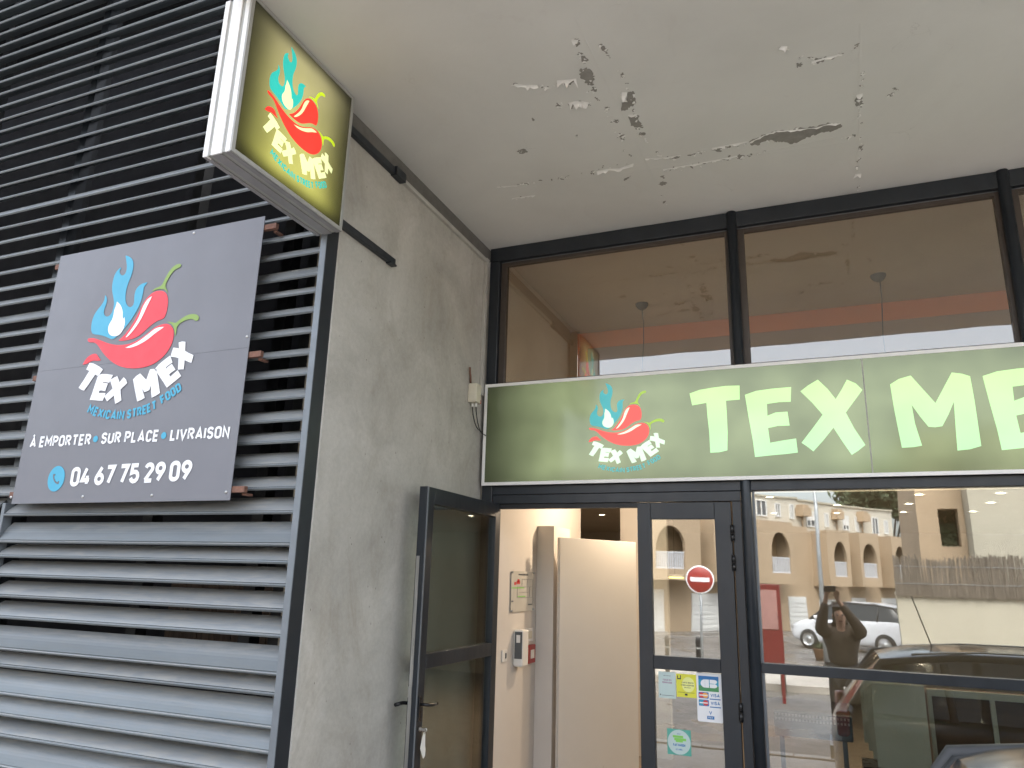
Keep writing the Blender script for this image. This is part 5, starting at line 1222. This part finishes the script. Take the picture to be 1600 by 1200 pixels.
# ------------------------------------------------------------------ cars
M['car_white'] = simple('white_car_paint', (0.62, 0.63, 0.65), 0.22, var=0.03, nscale=1)
M['car_silver'] = simple('silver_car_paint', (0.30, 0.31, 0.33), 0.25, 0.5, var=0.04, nscale=1)
M['car_dark'] = simple('dark_grey_car_paint', (0.022, 0.024, 0.027), 0.14, 0.0, var=0.1, nscale=1.5)
M['pillar_trim'] = simple('satin_pillar_trim', (0.05, 0.052, 0.055), 0.6)
M['car_glass'] = simple('car_glass', (0.025, 0.03, 0.032), 0.05, 0.0)
M['tyre'] = simple('tyre', (0.015, 0.015, 0.015), 0.8)
M['tail'] = simple('tail_lamp_red', (0.16, 0.008, 0.008), 0.25, spec=0.3)
M['lampc'] = simple('headlamp_lens', (0.55, 0.57, 0.6), 0.1, 0.4)
def car(lab, loc, rot, paint, L=3.95, Wd=1.66, H=1.48, roofr=(0.13, 0.86), group=None, antenna=False):
    """car pointing to local +x, origin on the ground under its middle"""
    root = thing('parked_car', lab, 'car', (0, 0, 0), group)
    # profile by station: x, z bottom, z belt, z roof (None = no cabin), half width
    hb = H
    st = [(-0.50, .38, .72, None, .60), (-0.485, .24, .80, None, .78), (-0.465, .20, .93, .97, .88), (-0.43, .18, .95, .62 * 0 + 1.18, .94), (-0.39, .17, .955, 1.375, .96),
          (-0.33, .17, .955, 1.45, .985), (-0.20, .17, .95, hb, 1.0), (0.0, .17, .935, hb, 1.0), (0.10, .17, .92, hb - .05, 1.0), (0.165, .17, .915, hb - .16, 1.0),
          (0.25, .17, .91, 1.08, .99), (0.31, .17, .90, .925, .975), (0.38, .18, .85, None, .95), (0.44, .20, .76, None, .90), (0.48, .24, .66, None, .78), (0.50, .36, .54, None, .58)]
    body = MB(); glass = MB(); roof = MB(); rings = []
    for fx, zb, zbelt, zr, hw in st:
        x = fx * L; w2 = hw * Wd / 2
        if zr is None: zr = zbelt + 0.03; wr = w2 * 0.80
        else: wr = w2 * (0.80 if zr > 1.2 else 0.86)
        half = [(w2 * 0.90, zb), (w2 * 0.985, zb + 0.12), (w2, (zb + zbelt) / 2 + .02), (w2 * 0.985, zbelt - 0.06), (w2 * 0.945, zbelt), (w2 * 0.93, zbelt + 0.012),
                (wr * 1.0, zbelt + (zr - zbelt) * 0.90), (wr * 0.95, zbelt + (zr - zbelt) * 0.965), (wr * 0.72, zr), (wr * 0.36, zr + .012), (0, zr + .016)]
        ring = [(x, -y, z) for y, z in half] + [(x, y, z) for y, z in half[::-1][1:]]
        rings.append(ring)
    nR = len(rings[0]); hN = 11
    allv = [v for r_ in rings for v in r_]
    bf, gf = [], []
    for i in range(len(rings) - 1):
        cab = st[i][3] is not None and st[i + 1][3] is not None
        for k in range(nR - 1):
            f = (i * nR + k, i * nR + k + 1, (i + 1) * nR + k + 1, (i + 1) * nR + k)
            side = k in (5, nR - 2 - 5)
            pill = i in (6,) and False
            wind = cab and ((i in (9, 10) and 6 <= k <= nR - 2 - 6) or (i in (2, 3) and 6 <= k <= nR - 2 - 6))
            if (side and cab and 3 <= i <= 10) or wind: gf.append(f)
            else: bf.append(f)
    body.v = [Vector(v) for v in allv]; body.f = [list(f) for f in bf]; body.sm = [True] * len(bf)
    o0 = 0; body.f.append(list(range(nR))[::-1]); body.sm.append(False); body.f.append([(len(rings) - 1) * nR + k for k in range(nR)]); body.sm.append(False)
    under = [[i * nR, (i + 1) * nR, (i + 1) * nR + nR - 1, i * nR + nR - 1] for i in range(len(rings) - 1)]
    body.f += under; body.sm += [False] * len(under)
    body.build('car_body', paint, root, subd=1)
    used = sorted({i for f in gf for i in f}); mp = {u: i for i, u in enumerate(used)}
    glass.add([Vector(allv[u]) for u in used], [[mp[i] for i in f] for f in gf], True)
    go = glass.build('window_glass', 'car_glass', root)
    # pillars
    pm = MB()
    for s_ in (-1, 1):
        for fx in (-0.02, -0.27):
            x = fx * L; w2 = Wd / 2 * 0.995
            pm.tube([(x, s_ * w2 * 0.94, .95), (x - 0.02, s_ * w2 * 0.81, H - .10)], 0.028, 8)
        pm.tube([(0.30 * L, s_ * Wd / 2 * .90, .93), (0.165 * L, s_ * Wd / 2 * .80, H - .17), (0.05 * L, s_ * Wd / 2 * .80, H - .035), (-0.25 * L, s_ * Wd / 2 * .79, H - .045), (-0.39 * L, s_ * Wd / 2 * .77, 1.36), (-0.455 * L, s_ * Wd / 2 * .80, 1.0)], 0.03, 8)
    pm.build('window_pillars', 'pillar_trim', root)
    for sx in (-0.315, 0.315):
        for s_ in (-1, 1):
            y = s_ * (Wd / 2 - 0.10)
            wh = thing('wheel', None, None, (sx * L, y, 0.31)); wh.parent = root
            ax = Vector((0, s_, 0))
            MB().lathe((sx * L, y, 0.31), [(0.20, -0.09), (0.30, -0.09), (0.31, -0.05), (0.31, 0.07), (0.29, 0.105), (0.20, 0.108)], 28, ax).build('tyre', 'tyre', wh)
            rm = MB().lathe((sx * L, y, 0.31), [(0.0001, 0.085), (0.05, 0.088), (0.06, 0.07), (0.18, 0.075), (0.205, 0.10)], 28, ax)
            rm.build('rim', 'silver', wh)
    for s_ in (-1, 1):
        MB().obox((0.452 * L, s_ * Wd * 0.34, .66), (0.20, 0.26, 0.13), Matrix.Rotation(s_ * -0.45, 3, 'Z')).build('headlight', 'lampc', root, bevel=0.03, seg=3)
        MB().obox((-0.472 * L, s_ * Wd * 0.40, .86), (0.10, 0.13, 0.20), Matrix.Rotation(s_ * 0.35, 3, 'Z')).build('tail_light', 'tail', root, bevel=0.03, seg=3)
        MB().obox((0.235 * L, s_ * (Wd / 2 + 0.04), 1.0), (0.09, 0.16, 0.11), Matrix.Identity(3)).build('door_mirror', paint, root, bevel=0.03, seg=3)
        hb_ = MB()
        for fx in (-0.15, 0.10): hb_.box(fx * L - 0.07, fx * L + 0.07, s_ * Wd / 2 - 0.004, s_ * Wd / 2 + 0.02, .80, .825)
        hb_.build('door_handles', paint, root, bevel=0.004)
    MB().box(0.485 * L, 0.499 * L, -.35, .35, .40, .52).build('grille', 'black', root, bevel=0.01)
    MB().box(0.4995 * L, 0.504 * L, -.26, .26, .34, .44).build('number_plate', 'v_white', root)
    MB().box(-0.504 * L, -0.492 * L, -.26, .26, .50, .61).build('number_plate', 'v_white', root)
    if antenna:
        x = -0.275 * L
        MB().lathe((x, 0, H - .035), [(0.035, 0), (0.03, .02), (0.012, .045), (0.0001, .05)], 14).build('antenna_foot', 'black', root)
        MB().tube([(x, 0, H), (x - 0.12, 0, H + .42)], 0.005, 8).build('antenna', 'black', root)
        tr = MB()
        for s_ in (-1, 1): tr.tube([(0.12 * L, s_ * Wd * .325, H - .055), (0.0, s_ * Wd * .335, H + .002), (-0.2 * L, s_ * Wd * .335, H - .002), (-0.33 * L, s_ * Wd * .325, H - .04)], 0.007, 6)
        tr.build('roof_trim', 'silver', root)
    root.location = loc; root.rotation_euler = (0, 0, rot)
    return root
car('dark grey hatchback parked under the canopy, its wet roof edge at the lower right', (2.42 + 1.98, -2.52, GZ), 0.0, 'car_dark', H=1.47, antenna=True)
car('white hatchback parked across the street, its nose towards the red cabinet', (3.3, -22.5, GZ), R(205), 'car_white', H=1.50, group='pale cars parked across the street')
car('silver car parked behind the white hatchback across the street', (5.6, -25.0, GZ), R(215), 'car_silver', H=1.46, group='pale cars parked across the street')

# ------------------------------------------------------------------ photographer, mirrored in the window
M['skin'] = simple('skin', (0.42, 0.25, 0.18), 0.55, var=0.05)
M['jacket'] = simple('dark_brown_jacket', (0.06, 0.045, 0.035), 0.85, var=0.2, nscale=10, bmp=0.3)
M['trousers'] = simple('dark_trousers', (0.03, 0.03, 0.035), 0.85, var=0.2, nscale=10)
M['hair'] = simple('dark_hair', (0.02, 0.014, 0.01), 0.7, var=0.4, nscale=30)
M['phone'] = simple('black_phone', (0.01, 0.01, 0.012), 0.15)
def skin_obj(name, nodes, edges, mat, parent, subd=2):
    keys = list(nodes); off = parent.location if parent else Vector()
    me = bpy.data.meshes.new(name)
    me.from_pydata([Vector(nodes[k][0]) - off for k in keys], [(keys.index(a), keys.index(b_)) for a, b_ in edges], []); me.update()
    o = bpy.data.objects.new(name, me); COL.objects.link(o); o.parent = parent
    me.materials.append(M[mat])
    sk = o.modifiers.new('skin', 'SKIN'); sk.use_smooth_shade = True
    if not me.skin_vertices:
        bm = bmesh.new(); bm.from_mesh(me); bm.verts.layers.skin.verify(); bm.to_mesh(me); bm.free()
    for i, k in enumerate(keys):
        r_ = nodes[k][1]; me.skin_vertices[0].data[i].radius = r_ if isinstance(r_, tuple) else (r_, r_)
        me.skin_vertices[0].data[i].use_root = (i == 0)
    s = o.modifiers.new('subd', 'SUBSURF'); s.levels = subd; s.render_levels = subd
    return o
px, py = 2.62, -5.78; g0 = GZ + 0.0
ps = thing('person', 'person in a dark brown jacket holding up a phone, mirrored in the shop window', 'person', (px, py, g0))
H_ = (CAM.x + 0.01, CAM.y - 0.10, CAM.z - 0.06)   # right hand behind the phone
H2 = (CAM.x + 0.13, CAM.y - 0.10, CAM.z - 0.10)
nd = dict(pelvis=((px, py, g0 + .93), .15), waist=((px, py, g0 + 1.08), (.14, .11)), chest=((px, py, g0 + 1.28), (.16, .12)), neck=((px, py + .01, g0 + 1.45), .055), jaw=((px, py + .04, g0 + 1.53), .062), skull=((px, py + .03, g0 + 1.62), .085), crown=((px, py + .02, g0 + 1.68), .07),
          ls=((px - .17, py, g0 + 1.40), .055), le=((px - .25, py + .18, g0 + 1.42), .042), lw=((H_[0] - .01, H_[1] - .05, H_[2] - .06), .028),
          rs=((px + .17, py, g0 + 1.40), .055), re=((px + .25, py + .20, g0 + 1.40), .042), rw=((H2[0] + .01, H2[1] - .05, H2[2] - .06), .028),
          lh=((px - .10, py, g0 + .88), .09), lk=((px - .12, py + .02, g0 + .48), .058), la=((px - .12, py - .02, g0 + .09), .04), lt=((px - .13, py + .15, g0 + .04), .035),
          rh=((px + .10, py, g0 + .88), .09), rk=((px + .12, py + .02, g0 + .48), .058), ra=((px + .12, py - .02, g0 + .09), .04), rt=((px + .13, py + .15, g0 + .04), .035))
ed = [('pelvis', 'waist'), ('waist', 'chest'), ('chest', 'neck'), ('neck', 'jaw'), ('jaw', 'skull'), ('skull', 'crown'), ('chest', 'ls'), ('ls', 'le'), ('le', 'lw'), ('chest', 'rs'), ('rs', 're'), ('re', 'rw'),
      ('pelvis', 'lh'), ('lh', 'lk'), ('lk', 'la'), ('la', 'lt'), ('pelvis', 'rh'), ('rh', 'rk'), ('rk', 'ra'), ('ra', 'rt')]
# fingers: palm and five chains on each wrist
for sd_, w_, hnd in ((-1, 'lw', H_), (1, 'rw', H2)):
    wv = Vector(nd[w_][0]); pm_ = Vector(hnd)
    nd[w_ + 'p'] = (tuple(wv.lerp(pm_, 0.7)), (.034, .016)); ed.append((w_, w_ + 'p'))
    for f in range(4):
        a = Vector((hnd[0] + sd_ * 0.0 + (f - 1.5) * 0.019, hnd[1] + .035, hnd[2] + .03 + (0.006, 0.012, 0.009, 0.0)[f])); b_ = a + Vector((-sd_ * .008, .022, .024)); c_ = b_ + Vector((-sd_ * .012, .022, .006))
        nd[w_ + 'a%d' % f] = (tuple(a), .0088); nd[w_ + 'b%d' % f] = (tuple(b_), .008); nd[w_ + 'c%d' % f] = (tuple(c_), .007)
        ed += [(w_ + 'p', w_ + 'a%d' % f), (w_ + 'a%d' % f, w_ + 'b%d' % f), (w_ + 'b%d' % f, w_ + 'c%d' % f)]
    a = Vector(nd[w_ + 'p'][0]) + Vector((-sd_ * .035, .02, .01)); b_ = a + Vector((-sd_ * .012, .03, .022))
    nd[w_ + 't0'] = (tuple(a), .010); nd[w_ + 't1'] = (tuple(b_), .0085); ed += [(w_ + 'p', w_ + 't0'), (w_ + 't0', w_ + 't1')]
skin_obj('body', nd, ed, 'skin', ps)
hd_ = MB()
for s_ in (-1, 1): hd_.lathe((px + s_ * .032, py + .112, g0 + 1.60), [(0.0001, .012), (.008, .009), (.012, 0), (.008, -.008), (0.0001, -.01)], 12, Vector((0, 1, 0)))
hd_.build('eyes', 'ink', ps)
MB().prism([(px - .018, py + .108, g0 + 1.555), (px + .018, py + .108, g0 + 1.555), (px + .006, py + .108, g0 + 1.60), (px - .006, py + .108, g0 + 1.60)], (0, .03, -.004)).build('nose', 'skin', ps, bevel=0.006)
MB().box(px - .025, px + .025, py + .098, py + .108, g0 + 1.52, g0 + 1.532).build('mouth', 'drk_red', ps, bevel=0.004)
eb = MB()
for s_ in (-1, 1): eb.lathe((px + s_ * .088, py + .02, g0 + 1.59), [(0.0001, .012), (.018, .010), (.024, 0), (0.0001, -.004)], 12, Vector((s_, 0, 0)))
eb.build('ears', 'skin', ps)
skin_obj('hair', dict(a=((px, py - .01, g0 + 1.64), .098), b=((px, py + .015, g0 + 1.715), .075), c=((px, py - .05, g0 + 1.57), .07)), [('a', 'b'), ('a', 'c')], 'hair', ps)
jk = {k: nd[k] for k in ('pelvis', 'waist', 'chest', 'ls', 'le', 'rs', 're')}
def grow(v, g): return (v[0], tuple(x + g for x in v[1]) if isinstance(v[1], tuple) else v[1] + g)
jn = {k: grow(v, .05) for k, v in jk.items()}
jn['lw2'] = (tuple(Vector(nd['le'][0]).lerp(Vector(nd['lw'][0]), .85)), .045); jn['rw2'] = (tuple(Vector(nd['re'][0]).lerp(Vector(nd['rw'][0]), .85)), .045)
jn['col'] = ((px, py, g0 + 1.42), .09)
skin_obj('jacket', jn, [('pelvis', 'waist'), ('waist', 'chest'), ('chest', 'col'), ('chest', 'ls'), ('ls', 'le'), ('le', 'lw2'), ('chest', 'rs'), ('rs', 're'), ('re', 'rw2')], 'jacket', ps)
tn = {k: grow(nd[k], .022) for k in ('pelvis', 'lh', 'lk', 'la', 'rh', 'rk', 'ra')}
skin_obj('trousers', tn, [('pelvis', 'lh'), ('lh', 'lk'), ('lk', 'la'), ('pelvis', 'rh'), ('rh', 'rk'), ('rk', 'ra')], 'trousers', ps)
sh = MB()
for s_ in (-1, 1): sh.box(px + s_ * .125 - .045, px + s_ * .125 + .045, py - .08, py + .20, g0 + .005, g0 + .09)
sh.build('shoes', 'black', ps, bevel=0.03, seg=3)
mph = Matrix((right, fwd, up)).transposed()
ph = MB().obox(CAM - fwd * 0.012 + right * 0.05 - up * 0.02, (0.15, 0.009, 0.072), mph)
tag(ph.build('phone', 'phone', bevel=0.004), 'black phone held up in both hands by the person in the jacket', 'phone')
